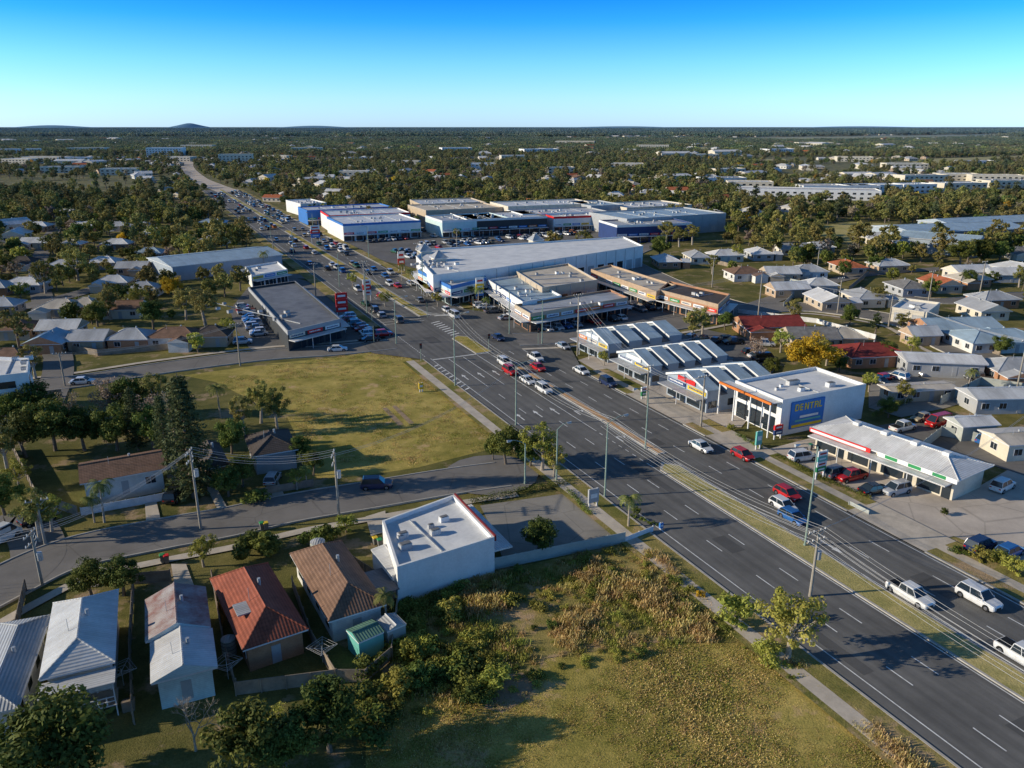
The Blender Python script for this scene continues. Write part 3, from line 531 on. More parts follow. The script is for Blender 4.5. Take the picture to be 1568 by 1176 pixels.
# ---------------------------------------------------------------- fences
def fence(px,h,m,name='fence',post=2.4,rail=True):
    b=MB(); pts=[G(*p) for p in px]
    for a,c in zip(pts,pts[1:]):
        d=c-a; L=d.length
        if L<.1: continue
        d/=L; b.obox(a,d,0,L,-.03,.03,.05,h,m); k=max(1,round(L/post))
        for i in range(k+1): b.obox(a,d,i*L/k-.05,i*L/k+.05,.031,.13,0,h+.05,m)
        if rail: b.obox(a,d,0,L,-.07,-.031,h*.8,h*.86,m); b.obox(a,d,0,L,-.07,-.031,h*.2,h*.26,m)
    b.build(name,tuple(pts[0]),math.atan2((pts[1]-pts[0]).y,(pts[1]-pts[0]).x))
fence([(612,908),(760,872),(957,832)],1.6,'metal_fence'); fence([(957,832),(1000,815)],.9,'frame_white')
for px in ([(40,905),(20,1000),(-10,1110)],[(205,905),(200,1000),(205,1110)],[(325,890),(345,1000),(362,1060)],[(448,900),(478,985),(515,1045)],[(612,908),(600,1010),(560,1045),(515,1045),(362,1065)],[(205,895),(262,890)],[(600,905),(560,880),(530,860)]):
    fence(px,1.5,'timber_fence')
fence([(125,790),(260,765)],1.2,'frame_white','picket_fence',2); fence([(395,760),(480,745)],1.2,'timber_fence'); fence([(-20,590),(45,612),(95,608)],1.6,'timber_fence'); fence([(120,790),(60,770),(20,690)],1.5,'timber_fence')
fence([(1130,480),(1250,495),(1340,520)],1.3,'frame_white'); fence([(1440,620),(1500,590),(1568,600)],1.8,'metal_fence'); fence([(1400,700),(1440,668),(1568,690)],1.8,'metal_fence')
fence([(1330,790),(1300,775)],.8,'metal_fence'); fence([(900,470),(1010,462)],1,'frame_white'); fence([(1170,425),(1260,445),(1420,470)],1.6,'metal_fence'); fence([(60,530),(150,545),(320,530)],1.5,'timber_fence')
fence([(1080,400),(1180,425)],1.5,'timber_fence'); fence([(1200,470),(1230,440),(1245,420)],1.5,'metal_fence'); fence([(1300,445),(1330,420)],1.5,'timber_fence'); fence([(1450,520),(1530,545)],1.6,'timber_fence'); fence([(1230,575),(1320,590)],1.6,'timber_fence')
# ---------------------------------------------------------------- poles, lamps, signs
def pole_power(b_,vt,name='power_pole',yaw=RY,arms=2):
    p=G(*b_); h=hz(b_,vt); b=MB(); o=Vector((0,0)); c=Vector((math.cos(yaw),math.sin(yaw)))
    b.tube((0,0,0),(0,0,h),.19,.12,'timber_pole',10)
    for k in range(arms):
        z=h-.35-k*1.1; b.obox(o,c,-1.3,1.3,.14,.26,z,z+.14,'timber_pole')
        for x in(-1.15,-.5,.5,1.15): q=c*x+Vector((-c.y,c.x))*.2; b.tube((q.x,q.y,z+.14),(q.x,q.y,z+.38),.07,.05,'wall_white',6)
        q=c*.8; b.tube((q.x,q.y,z+.02),(0,0,z-.7),.03,.03,'galv_steel',5)
    if arms>1: b.tube((.35,.1,h-3.6),(.35,.1,h-2.6),.3,.3,'galv_steel',10)
    me=b.mesh(name); ob=bpy.data.objects.new(name,me); ob.location=(p.x,p.y,0); col.objects.link(ob); return p,h
def street_lamp(b_,vt,yaw,arm=2.2,m='green_pole'):
    p=G(*b_); h=hz(b_,vt); b=MB(); c=Vector((math.cos(yaw),math.sin(yaw),0))
    b.tube((0,0,0),(0,0,.5),.2,.17,m,10); b.tube((0,0,.5),(0,0,h-.8),.14,.09,m,8); pr=Vector((0,0,h-.8))
    for i in range(1,5):
        t=i/4; q=c*arm*t+Vector((0,0,h-.8+.8*math.sin(t*1.57))); b.tube(pr,q,.06,.05,m,6); pr=q
    q=pr+c*.75; b.tube(pr-Vector((0,0,.02)),q,.1,.17,'galv_steel',8); b.tube(pr+c*.2-Vector((0,0,.14)),q-Vector((0,0,.15)),.08,.1,'lamp_white',6)
    me=b.mesh('street_lamp'); ob=bpy.data.objects.new('street_lamp',me); ob.location=(p.x,p.y,0); col.objects.link(ob); return p,h
PP=[]
for b_,vt in (((520,800),693),((308,812),690),((65,897),815),((1240,915),812)): PP.append(pole_power(b_,vt,yaw=RY if b_[0]>1000 else RY+1.2))
for b_,vt in (((70,835),765),((100,592),540),((368,560),495),((884,545),450),((1160,492),415),((1360,502),450),((1556,600),520),((1282,480),425),((484,455),403),((990,620),560),((1073,655),575),((1420,470),415),((560,470),400),((1500,450),400),((640,420),372),((700,395),352),((420,400),362),((1250,420),380),((1090,440),395)): PP.append(pole_power(b_,vt,yaw=RY,arms=1))
for b_,vt,y,a in (((697,592),480,RY,2.5),((790,652),555,RY,2.5),((926,762),640,RY,2.5),((852,737),650,RY,1.5),((988,688),592,RY+3.14,2.2),((1232,838),674,RY+3.14,3),((804,742),672,RY+3,2),((607,527),455,RY,2.5),((830,527),455,RY+3.14,2.5),((780,512),440,RY+3.14,2),((562,480),415,RY,2.),((520,440),385,RY,2),((648,445),385,RY+3.14,2),((450,395),352,RY,2),((565,395),345,RY+3.14,2),((415,365),328,RY,2),((480,358),325,RY+3.14,2)): 
    street_lamp(b_,vt,y,a)
def wire(pts,sag=.8,name='power_line',r=.022):
    cu=bpy.data.curves.new(name,'CURVE'); cu.dimensions='3D'; cu.bevel_depth=r; cu.bevel_resolution=0; cu.materials.append(M['wire'])
    for a,c in pts:
        s=cu.splines.new('POLY'); s.points.add(12); a=Vector(a);c=Vector(c)
        for i in range(13):
            t=i/12; q=a.lerp(c,t); q.z-=sag*4*t*(1-t); s.points[i].co=(*q,1)
    ob=bpy.data.objects.new(name,cu); col.objects.link(ob)
def wires(a,c,ha,hc,dy=RY,n=4,sag=1.2):
    v=Vector((math.cos(dy),math.sin(dy))); L_=[]
    for x in (-1.15,-.5,.5,1.15)[:n]: p=a+v*x;q=c+v*x; L_.append(((p.x,p.y,ha),(q.x,q.y,hc)))
    wire(L_,sag)
(pA,hA),(pB,hB),(pC,hC),(pD,hD)=PP[:4]
wires(pA,pB,hA,hB,RY+1.2); wires(pB,pC,hB,hC,RY+1.2); wires(pC,pC-Vector((25,4)),hC,hC,RY+1.2)
wires(pD,pD-D*45,hD,hD); wires(pD,pD-D*45,hD-1.1,hD-1.1); wires(pD,G(926,762),hD,hz((926,762),642)); wires(pD,G(926,762),hD-1.1,hz((926,762),650)); wires(G(926,762),G(790,652),hz((926,762),642),hz((790,652),557)); wires(G(790,652),G(697,592),hz((790,652),557),hz((697,592),482)); wires(G(697,592),G(607,527),hz((697,592),482),hz((607,527),457),n=3)
wires(pA,G(790,652),hA,hz((790,652),558),RY+1.2,n=2,sag=2); wires(pD,G(1556,720),hD,9,n=2,sag=1.5)
wires(G(884,545),G(1160,492),hz((884,545),452),hz((1160,492),417),RY+1.5); wires(G(1160,492),G(1360,502),hz((1160,492),417),hz((1360,502),452),RY+1.5); wires(G(1360,502),G(1556,600),hz((1360,502),452),hz((1556,600),522),RY+1.)
wires(G(607,527),G(560,470),hz((607,527),457),hz((560,470),402),n=3); wires(G(100,592),G(368,560),hz((100,592),542),hz((368,560),497),RY+1.4,n=3); wires(G(990,620),G(1073,655),hz((990,620),562),hz((1073,655),577),RY,n=3); wires(G(990,620),G(884,545),hz((990,620),562),hz((884,545),452),RY,n=3)
for s,t,yaw in((83,-1,RY+3.14),(84,16,RY+3.14),(84,29,RY+3.14),(122,-1,RY),(122,14.5,RY),(124,29,RY),(103,34,RY+1.57),(103,-6,RY-1.57)):
    p=R(s,t); b=MB(); b.tube((0,0,0),(0,0,4.2),.07,.06,'green_pole',8); c=Vector((math.cos(yaw),math.sin(yaw))); n=Vector((-c.y,c.x))
    b.obox(Vector((0,0)),c,-.25,.25,.08,.28,3.0,4.2,'wall_black')
    for i,m_ in enumerate(('lamp_red','plastic_grey','plastic_grey')):
        q=n*.28; b.tube((q.x,q.y,4.0-i*.38),(q.x+n.x*.08,q.y+n.y*.08,4.0-i*.38),.13,.13,m_,8); b.obox(Vector((0,0)),c,-.15,.15,.37,.5,4.1-i*.38,4.14-i*.38,'wall_black')
    ob=bpy.data.objects.new('traffic_light',b.mesh('traffic_light')); ob.location=(p.x,p.y,.1); col.objects.link(ob)
def pylon(u,v,vt,w,cols,yaw=RY,name='pylon_sign'):
    p=G(u,v);h=hz((u,v),vt); b=MB(); c=Vector((math.cos(yaw),math.sin(yaw))); o=Vector((0,0))
    b.obox(o,c,-w/2+.1,-w/2+.3,-.1,.1,0,h,'frame_white'); b.obox(o,c,w/2-.3,w/2-.1,-.1,.1,0,h,'frame_white')
    k=len(cols); z=h*.3; dz=(h-z)/k
    for i,m_ in enumerate(cols): b.obox(o,c,-w/2,w/2,-.16,.16,z+i*dz+.04,z+(i+1)*dz-.04,m_); b.obox(o,c,-w/3,w/3,-.19,-.16,z+i*dz+dz*.35,z+(i+1)*dz-dz*.35,'wall_white' if m_!='wall_white' else 'wall_red')
    ob=bpy.data.objects.new(name,b.mesh(name)); ob.location=(p.x,p.y,0); col.objects.link(ob)
pylon(525,490,448,3.2,['wall_brightred','wall_brightred','wall_brightred']); pylon(1254,735,690,1.9,['wall_green','wall_white','wall_teal','wall_white']); pylon(1062,618,583,2.0,['wall_brightred','wall_white'],yaw=RY-.6); pylon(1190,672,650,1.8,['wall_navy','wall_brightred']); pylon(986,612,592,1.5,['wall_green','wall_white']); pylon(563,462,428,2.4,['wall_white','wall_brightred','wall_white'])
pylon(484,372,345,4,['wall_blue','wall_brightred','wall_white']); pylon(735,465,425,2.5,['wall_blue','wall_yellow','wall_white']); pylon(908,778,748,1.6,['wall_grey'],name='advertising_sign'); pylon(1160,690,660,1.2,['wall_teal']); pylon(800,480,452,2,['wall_orange','wall_white']); pylon(855,475,455,2,['wall_yellow','wall_red'])
pylon(700,440,415,2,['wall_white','wall_blue']); pylon(615,415,385,2.5,['wall_red','wall_white']); pylon(645,600,586,.9,['wall_yellow'],name='traffic_sign'); pylon(1012,812,800,.5,['wall_blue'],name='traffic_sign')
# ---------------------------------------------------------------- cars
def carmesh(kind):
    b=MB(); W=.92
    if kind=='hatch': L0,L1=-2.05,2.05; belt=.88; cab=(-1.95,-1.55,.35,1.15,1.46); nose=.74
    elif kind=='sedan': L0,L1=-2.3,2.3; belt=.88; cab=(-1.75,-1.0,.45,1.25,1.42); nose=.74
    elif kind=='suv': L0,L1=-2.3,2.3; belt=1.05; cab=(-2.2,-1.85,.45,1.2,1.78); nose=.95
    elif kind=='ute': L0,L1=-2.6,2.6; belt=1.02; cab=(-.95,-.75,.75,1.4,1.76); nose=.92
    else: L0,L1=-2.6,2.5; belt=1.15; cab=(-2.5,-2.4,1.25,2.1,2.15); nose=1.0
    st=[(L0,.80,.42,belt-.14),(L0+.12,.9,.28,belt-.03),(L0+.9,W,.24,belt),(cab[3]-.1,W,.24,belt),(L1-.5,.9,.25,nose+.03),(L1-.1,.82,.3,nose-.06),(L1,.72,.38,nose-.2)]
    rings=[[(x,-w*.94,zb),(x,-w,zb+.2),(x,-w,(zb+zt)/2+.1),(x,-w*.93,zt),(x,w*.93,zt),(x,w,(zb+zt)/2+.1),(x,w,zb+.2),(x,w*.94,zb)] for x,w,zb,zt in st]
    for a,c in zip(rings,rings[1:]):
        for i in range(8): j=(i+1)%8; b.face([a[i],a[j],c[j],c[i]],'PAINT')
    b.face(rings[0],'PAINT'); b.face(rings[-1],'PAINT')
    r0,r1,r2,r3,zt=cab; wb,wt=.84,.68; e=belt-.01
    A=[(r0,-wb,e),(r3,-wb,e),(r3,wb,e),(r0,wb,e)]; T=[(r1,-wt,zt-.06),(r2,-wt,zt-.06),(r2,wt,zt-.06),(r1,wt,zt-.06)]
    b.hexa(A,T,'glass'); b.hexa([(x*1.0+(-.05 if i in(0,3) else .05),y*1.03,z) for i,(x,y,z) in enumerate(T)],[(x*.96,y*.9,zt+.02) for x,y,z in T],'PAINT')
    for sg in(-1,1):
        for f_ in(0,.5,1):
            xb=r0+(r3-r0)*f_; xt=r1+(r2-r1)*f_; 
            b.tube((xb+(.05 if f_==0 else (-.05 if f_==1 else 0)),sg*(wb+.0),e),(xt,sg*(wt+.005),zt-.05),.04,.04,'PAINT',4)
        b.box(cab[3]-.35,cab[3]-.15,sg*.93-.1,sg*.93+.1,belt-.02,belt+.12,'PAINT')
        b.box(L1-.14,L1-.02,sg*.58-.16,sg*.58+.16,nose-.24,nose-.1,'lamp_white'); b.box(L0-.01,L0+.1,sg*.64-.14,sg*.64+.14,belt-.32,belt-.16,'lamp_red')
    if kind=='ute':
        b.box(L0+.2,-1.05,-.76,.76,belt-.0,belt+.03,'tyre')
    if kind=='van': b.box(-2.3,1.0,-.845,-.80,e+.1,zt-.3,'PAINT')
    b.box(L1-.03,L1+.03,-.35,.35,.42,.6,'tyre')
    for x in(L0+.8,L1-.85):
        for sg in(-1,1):
            b.tube((x,sg*.72,.33),(x,sg*.93,.33),.33,.33,'tyre',14); b.tube((x,sg*.93,.33),(x,sg*.945,.33),.2,.18,'hub',10); b.tube((x,sg*.915,.36),(x,sg*.925,.36),.4,.4,'tyre',14)
    M['PAINT']=M['carpaint_white']; me=b.mesh('car_'+kind); 
    return me,b.names.index('PAINT')
CM={k:carmesh(k) for k in('hatch','sedan','suv','ute','van')}
CN=dict(hatch='hatchback_car',sedan='sedan_car',suv='suv_car',ute='utility_truck',van='delivery_van')
def car(p,yaw,colr=None,kind=None,z=.04):
    kind=kind or random.choices(['hatch','sedan','suv','ute','van'],[4,4,4,2,.5])[0]; colr=colr or random.choices(list(CARC),[9,5,4,4,2.5,1,1,.7,.3,.3])[0]
    me,mi_=CM[kind]; ob=bpy.data.objects.new(CN[kind],me); ob.location=(p[0],p[1],z); ob.rotation_euler=(0,0,yaw); col.objects.link(ob)
    ob.material_slots[mi_].link='OBJECT'; ob.material_slots[mi_].material=M['carpaint_'+colr]; return ob
AW=math.atan2(D.y,D.x); TO=AW+math.pi
for u,v,dr,c,k in [(1392,916,'t','white','ute'),(1497,922,'t','white','suv'),(1566,1012,'t','white','ute'),(1205,761,'t','red','hatch'),(1199,779,'t','white','hatch'),(1203,800,'t','blue','hatch'),(1137,701,'t','red','hatch'),(1073,688,'t','white','sedan'),
  (833,600,'t','white','suv'),(808,586,'t','white','sedan'),(781,572,'t','red','suv'),(773,559,'t','white','suv'),(824,566,'t','red','sedan'),(820,551,'t','white','ute'),(890,571,'t','white','sedan'),(931,590,'t','navy','suv'),(862,533,'t','silver','sedan'),(695,486,'a','white','van'),(763,520,'t','navy','sedan'),(643,462,'a','grey','sedan'),(609,440,'t','red','sedan'),(597,437,'t','white','suv'),(610,493,'a','grey','suv')]:
    if (u,v)==(1203,800): p=G(u,v,z0)+P*1.2
    else: p=G(u,v,z0)
    car(p,{'a':AW,'t':TO}[dr],c,k,z0)
rr=random.Random(3)
for s in range(128,600,8):
    for t in(3.4,7,10.6):
        if rr.random()<.24+s*.0003: car(R(s+rr.uniform(-2,2),t),AW,None,None,z0)
    for t in(18,21.8,25.3):
        if rr.random()<.3+s*.0003: car(R(s+rr.uniform(-2,2),t),TO,None,None,z0)
for u,v,y,c,k in [(577,748,.1,'navy','suv'),(127,588,.2,'white','sedan'),(517,538,.2,'white','sedan'),(568,523,.3,'black','sedan'),(587,515,.4,'red','suv'),(372,527,.3,'silver','suv'),(2,830,1.2,'white','van'),(418,738,1.6,'silver','hatch'),(1228,705,.3,'white','suv'),(1338,755,.3,'black','sedan'),(1280,730,.5,'grey','suv'),(1534,750,.6,'white','suv'),(1500,842,.5,'navy','suv'),(1545,850,.5,'blue','hatch'),(1355,582,.4,'red','hatch'),(1405,570,.4,'white','sedan'),(1078,527,.5,'grey','suv'),(1110,478,.3,'silver','sedan'),(1170,530,-.3,'silver','ute'),(60,800,.9,'black','suv'),(268,765,1.6,'black','suv')]: car(G(u,v),y,c,k,.09)
def row(a,c,sp,yaw,prob=.8,ip=True):
    A=G(*a);B=G(*c); L=(B-A).length; d=(B-A)/L; k=int(L/sp); base=math.atan2(d.y,d.x)
    for i in range(k):
        if rr.random()<prob: car(A+d*(i+.5)*sp,base+yaw+rr.choice([0,math.pi])+rr.uniform(-.03,.03),None,None,.09)
    b=MB()
    for i in range(k+1): b.obox(A+d*i*sp,d,-.05,.05,-2.5,2.5,.085,.09,'paint_line')
    b.build('parking_bay_lines',tuple(A),base)
row((830,508),(960,488),3,1.57,.75); row((975,478),(1075,462),3,1.4,.7); row((860,490),(980,470),3,1.57,.6); row((720,462),(780,492),3,1.57,.7)
row((372,470),(400,520),2.9,1.57,.8); row((530,487),(575,520),2.9,1.57,.8); row((640,377),(950,352),3,1.57,.7); row((600,388),(900,357),3,1.57,.55); row((560,372),(820,350),3,1.57,.6); row((520,364),(760,346),3,1.57,.6); row((620,396),(660,392),3,1.57,.7)
row((1340,590),(1450,560),3,1.57,.7); row((1400,640),(1570,700),3,1.57,.75); row((1110,520),(1180,560),3,1.57,.8); row((1050,520),(1110,530),3,1.57,.7); row((1255,720),(1400,765),3.2,1.2,.35); row((1455,560),(1510,590),3,1.57,.7); row((1370,655),(1450,685),3,1.57,.7)
row((790,800),(880,780),2.8,1.57,.0)
# ---------------------------------------------------------------- vegetation
def leafquads(C,rad,n,size,rg,squash=.75,up=.35,el=.55):
    k=len(C); idx=np.repeat(np.arange(k),n); N=len(idx); v=rg.normal(size=(N,3)); v/=np.linalg.norm(v,axis=1)[:,None]
    r=rad[idx]*rg.random(N)**.4; p=C[idx]+v*np.array([1,1,squash])*r[:,None]
    nn=v+rg.normal(size=(N,3))*.55+np.array([0,0,up]); nn/=np.linalg.norm(nn,axis=1)[:,None]
    a=np.cross(nn,rg.normal(size=(N,3))); a/=np.linalg.norm(a,axis=1)[:,None]; c=np.cross(nn,a); s=size*(.6+.8*rg.random(N))[:,None]
    Q=np.stack([p-a*s,p-c*s*el,p+a*s,p+c*s*el],1); tint=(rg.random(k)*.6)[idx]+.4*rg.random(N); return Q.reshape(-1,3),tint
def finish(name,b,Q,tint,leaf):
    V=b.v+Q.tolist(); k=len(b.v); n=len(Q)//4; Fc=b.f+[(k+4*i,k+4*i+1,k+4*i+2,k+4*i+3) for i in range(n)]
    me=bpy.data.meshes.new(name); me.from_pydata(V,[],Fc)
    for nme in b.names: me.materials.append(M[nme])
    me.materials.append(M[leaf]); me.polygons.foreach_set('material_index',b.m+[len(b.names)]*n)
    at=me.attributes.new('tint','FLOAT','FACE'); at.data.foreach_set('value',[0.]*len(b.f)+list(tint)); me.update(); return me
def broad(name,seed,Ht,cr,cb,ncl,n,size,leaf,crad=.3,bark='bark',limbs=6,squash=.75):
    rg=np.random.default_rng(seed); b=MB(); ch=Ht-cb; mid=cb+ch*.5
    C=[]
    while len(C)<ncl:
        v=rg.normal(size=3); v/=np.linalg.norm(v); r=rg.random()**.4; lump=1+.28*math.sin(v[0]*3+seed)*math.cos(v[1]*4+seed*2)
        p=np.array([v[0]*cr*r*lump*.85,v[1]*cr*r*lump*.85,mid+v[2]*ch*.42*r]); 
        if p[2]>cb*.8: C.append(p)
    C=np.array(C); rad=cr*crad*(.6+.8*rg.random(ncl))
    top=Vector((rg.normal()*.2,rg.normal()*.2,cb+ch*.25)); tr=Ht*.025+.04; b.tube((0,0,-.1),top,tr*1.3,tr*.75,bark,8)
    for i in range(limbs):
        c=Vector(C[rg.integers(ncl)]); st=Vector((0,0,0)).lerp(top,.6+.4*rg.random()); m_=st.lerp(c,.5)+Vector((0,0,-.08*Ht*rg.random())); b.tube(st,m_,tr*.55,tr*.35,bark,6); b.tube(m_,c,tr*.35,tr*.12,bark,5)
    Q,t=leafquads(C,rad,n,size,rg,squash); return finish(name,b,Q,t,leaf)
def conifer(name,seed,Ht,rb,leaf='leaf_pine'):
    rg=np.random.default_rng(seed); b=MB(); b.tube((0,0,0),(0,0,Ht),Ht*.018,.03,'bark',8); C=[];z=Ht*.08
    while z<Ht*.98:
        f=1-z/Ht; k=7; a0=rg.random()*6
        for i in range(k):
            a=a0+i*6.283/k+rg.normal()*.1; L_=rb*(f**.7)*(.8+.35*rg.random()); m_=max(2,int(L_/.5)); 
            b.tube((0,0,z),(math.cos(a)*L_,math.sin(a)*L_,z+L_*.12),.035,.015,'bark',4)
            for j in range(1,m_+1): C.append((math.cos(a)*L_*j/m_,math.sin(a)*L_*j/m_,z+L_*.12*j/m_))
        z+=.5+.3*f
    C=np.array(C); Q,t=leafquads(C,np.full(len(C),.5),16,.22,rg,.4,.6,.4); return finish(name,b,Q,t,leaf)
def palm(name,seed,Ht,fl=2.3):
    rg=np.random.default_rng(seed); b=MB(); x=rg.normal()*.2
    b.tube((0,0,0),(x*.5,0,Ht*.5),.2,.14,'bark_pale',8); b.tube((x*.5,0,Ht*.5),(x,0,Ht),.14,.12,'bark_pale',8); Q=[];T=[]
    for i in range(20):
        a=i*2.4; el=rg.uniform(-.2,1.1); d=np.array([math.cos(a),math.sin(a),0]); prev=np.array([x,0,Ht]); ang=el
        s=np.array([-math.sin(a),math.cos(a),0])
        for j in range(9):
            nx=prev+(d*math.cos(ang)+np.array([0,0,1])*math.sin(ang))*fl/9; ang-=.24; wl=.5*math.sin((j+1.3)/10.5*3.14)
            for sg in(-1,1):
                for h_ in(0,.5):
                    base=prev+(nx-prev)*h_; tip=base+s*sg*wl+d*.18+np.array([0,0,-.18]); wv=(nx-prev)*.3; Q+= [base,base+wv,tip+wv*.4,tip]; T.append(rg.random())
            b.tube(prev,nx,.03,.025,'leaf_palm',4); prev=nx
    return finish(name,b,np.array(Q),T,'leaf_palm')
def bare(name,seed,Ht):
    rg=random.Random(seed); b=MB()
    def br(p,d,L_,r,k):
        q=p+d*L_; b.tube(p,q,r,r*.65,'bark_pale',5)
        if k==0: return
        for i in range(3): br(q if i else p+d*L_*.7,(d+Vector((rg.gauss(0,.5),rg.gauss(0,.5),rg.gauss(.1,.3)))).normalized(),L_*.72,r*.6,k-1)
    br(Vector((0,0,0)),Vector((0,0,1)),Ht*.3,.12,5); me=b.mesh(name); return me
T={}
T['leafy_tree']=[broad('leafy',11+i,7,3.4,1.3,46,150,.17,'leaf_dark',.27) for i in range(3)]
T['gum_tree']=[broad('gum',21+i,10,3.2,2.8,40,120,.17,'leaf_gum',.24,'bark_pale',9) for i in range(3)]
T['light_tree']=[broad('light',31+i,6.5,2.9,1.8,36,80,.14,'leaf_light',.22,'bark_pale',12) for i in range(2)]
T['yellow_flowering_tree']=[broad('yellow',41,7,4.2,1.2,46,130,.18,'leaf_yellow',.25)]
T['garden_shrub']=[broad('shrub',51+i,2,1.3,.1,16,90,.12,'leaf_dark',.35,limbs=4) for i in range(2)]
T['light_shrub']=[broad('shrubl',61+i,2.2,1.3,.1,16,80,.12,'leaf_light',.35,limbs=4) for i in range(2)]
T['yellow_shrub']=[broad('shruby',66,2,1.,.1,14,80,.12,'leaf_yellow',.35,limbs=4)]
T['grey_tree']=[broad('greyt',71,7,3,1.6,30,50,.15,'leaf_grey',.25,'bark_pale',14)]
T['norfolk_pine']=[conifer('pine',81,14,2.6)]; T['palm_tree']=[palm('palm',91,5),palm('palm',92,6.5,2.6)]; T['bare_tree']=[bare('bare',5,6)]
BH={'leafy_tree':7,'gum_tree':10,'light_tree':6.5,'yellow_flowering_tree':7,'garden_shrub':2,'light_shrub':2.2,'yellow_shrub':2,'grey_tree':7,'norfolk_pine':14,'palm_tree':6,'bare_tree':6}
def tree(kind,u,v,h,wf=1.):
    p=G(u,v); s=h/BH[kind]; ob=bpy.data.objects.new(kind,rr.choice(T[kind])); ob.location=(p.x,p.y,0); ob.rotation_euler=(0,0,rr.uniform(0,6.28)); ob.scale=(s*wf,s*wf,s); col.objects.link(ob)
for a in [('leafy_tree',95,1215,8.5,1.15),('leafy_tree',30,1230,7,1.1),('leafy_tree',385,1200,7.5,.95),('leafy_tree',505,1150,7.2,.9),('leafy_tree',440,1190,6,1),('bare_tree',300,1150,6),('leafy_tree',140,912,4.6,1.1),('leafy_tree',190,912,5,1),('light_tree',312,868,4.5),
 ('norfolk_pine',297,762,18.5,1.1),('norfolk_pine',258,715,12,.9),('norfolk_pine',212,690,11,1),('leafy_tree',235,690,8,.8),('leafy_tree',180,690,8,.9),('grey_tree',268,665,8),('palm_tree',338,640,5.5),('gum_tree',62,830,8,.9),('light_tree',80,815,5.5),('palm_tree',160,800,5),('palm_tree',145,800,4.2),('leafy_tree',8,790,6),('gum_tree',12,720,8),('leafy_tree',40,700,8),('leafy_tree',85,690,9),('leafy_tree',130,690,7.5),('light_tree',30,750,5),
 ('leafy_tree',355,695,6,.9),('leafy_tree',462,712,5,.9),('gum_tree',375,668,8,.8),('leafy_tree',480,728,4),('gum_tree',425,660,9,.8),('leafy_tree',350,760,4.5),('leafy_tree',205,640,8,.9),('grey_tree',170,640,8),('gum_tree',240,640,9),('grey_tree',225,670,8),('leafy_tree',60,650,8),('leafy_tree',20,660,7),('grey_tree',110,655,7),('gum_tree',400,648,8.5,.9),
 ('palm_tree',592,960,4.6),('palm_tree',470,745,3.4),('leafy_tree',372,745,5),('garden_shrub',395,770,2.2,1.5),('garden_shrub',380,850,3,1.3),('garden_shrub',410,845,3,1.2),('garden_shrub',500,830,2.6,1.3),('light_shrub',530,815,2.5),('light_tree',455,750,3.5),('garden_shrub',415,850,2.2),('garden_shrub',480,832,2.4,1.2),
 ('light_tree',830,722,8,1.05),('leafy_tree',775,712,6.6,1.),('leafy_tree',825,845,4.4,1.2),('leafy_tree',755,705,4.5,.8),('light_tree',848,732,5.5,.9),('leafy_tree',812,716,5.5,.9),('light_tree',1205,1012,8.2,1),('light_shrub',1125,962,4,.95),('light_shrub',1172,1015,3,.9),('yellow_shrub',1073,915,1.2,.9),('palm_tree',962,808,5.2),
 ('gum_tree',1060,522,9,1.),('yellow_flowering_tree',1240,572,9,1.1),('grey_tree',1158,552,6,1),('light_tree',1195,540,6),('gum_tree',1075,515,8),('leafy_tree',1110,505,5),('light_tree',1265,560,6.5),('leafy_tree',1285,570,4),('leafy_tree',1180,575,4),
 ('yellow_flowering_tree',265,455,7,.8),('light_tree',215,480,8),('gum_tree',315,498,11,1.2),('gum_tree',285,490,10,1),('gum_tree',170,490,10,1.),('leafy_tree',235,505,8),('gum_tree',120,430,12,1.2),('gum_tree',70,450,12,1.1),('light_tree',350,520,6),('leafy_tree',150,500,7),('yellow_flowering_tree',190,375,6,.8),('gum_tree',55,580,8),('yellow_flowering_tree',245,330,6,.8),
 ('light_shrub',688,950,2.8,1),('light_shrub',630,1010,2.4,1),('garden_shrub',570,1030,2.2,1.2),('garden_shrub',560,1075,2.2,1.5),('garden_shrub',600,1100,1.8,1.5),('garden_shrub',560,1130,2.4,1.6),('light_tree',420,1140,4),('light_shrub',760,1050,2.2,1.3),('garden_shrub',640,1045,2.4,1.3),('light_shrub',610,1060,2.6,1.1),('garden_shrub',735,1075,2,1.2),
 ('palm_tree',712,455,5),('palm_tree',722,462,5),('palm_tree',732,470,5),('palm_tree',745,478,4.6),('palm_tree',700,448,5),('palm_tree',405,415,6),('light_shrub',1500,860,2,1.2),('light_shrub',1530,865,2,1.2),('light_shrub',1555,880,2.2,1.2),('garden_shrub',1470,850,1.2,1.4),('light_shrub',1160,685,1.4),('light_shrub',1120,660,1.4),('garden_shrub',1410,610,2),('light_tree',1385,620,5),('palm_tree',1480,600,4),
 ('light_tree',590,470,5),('light_tree',540,440,5),('leafy_tree',975,790,1.4),('leafy_tree',1445,790,1.2),('gum_tree',1380,510,6),('gum_tree',1430,385,9),('gum_tree',1340,395,9),('gum_tree',1345,470,7),('leafy_tree',1500,400,9,1.3),('leafy_tree',1010,395,9),('gum_tree',1090,420,8),('leafy_tree',1290,425,6),('leafy_tree',1340,415,6),('light_tree',1130,400,7),('leafy_tree',1470,405,9,1.2),('leafy_tree',1530,400,8,1.2),('gum_tree',1060,375,10,1.2),('gum_tree',1020,372,11,1.2),('gum_tree',1040,378,10,1.2),('light_tree',980,448,5),
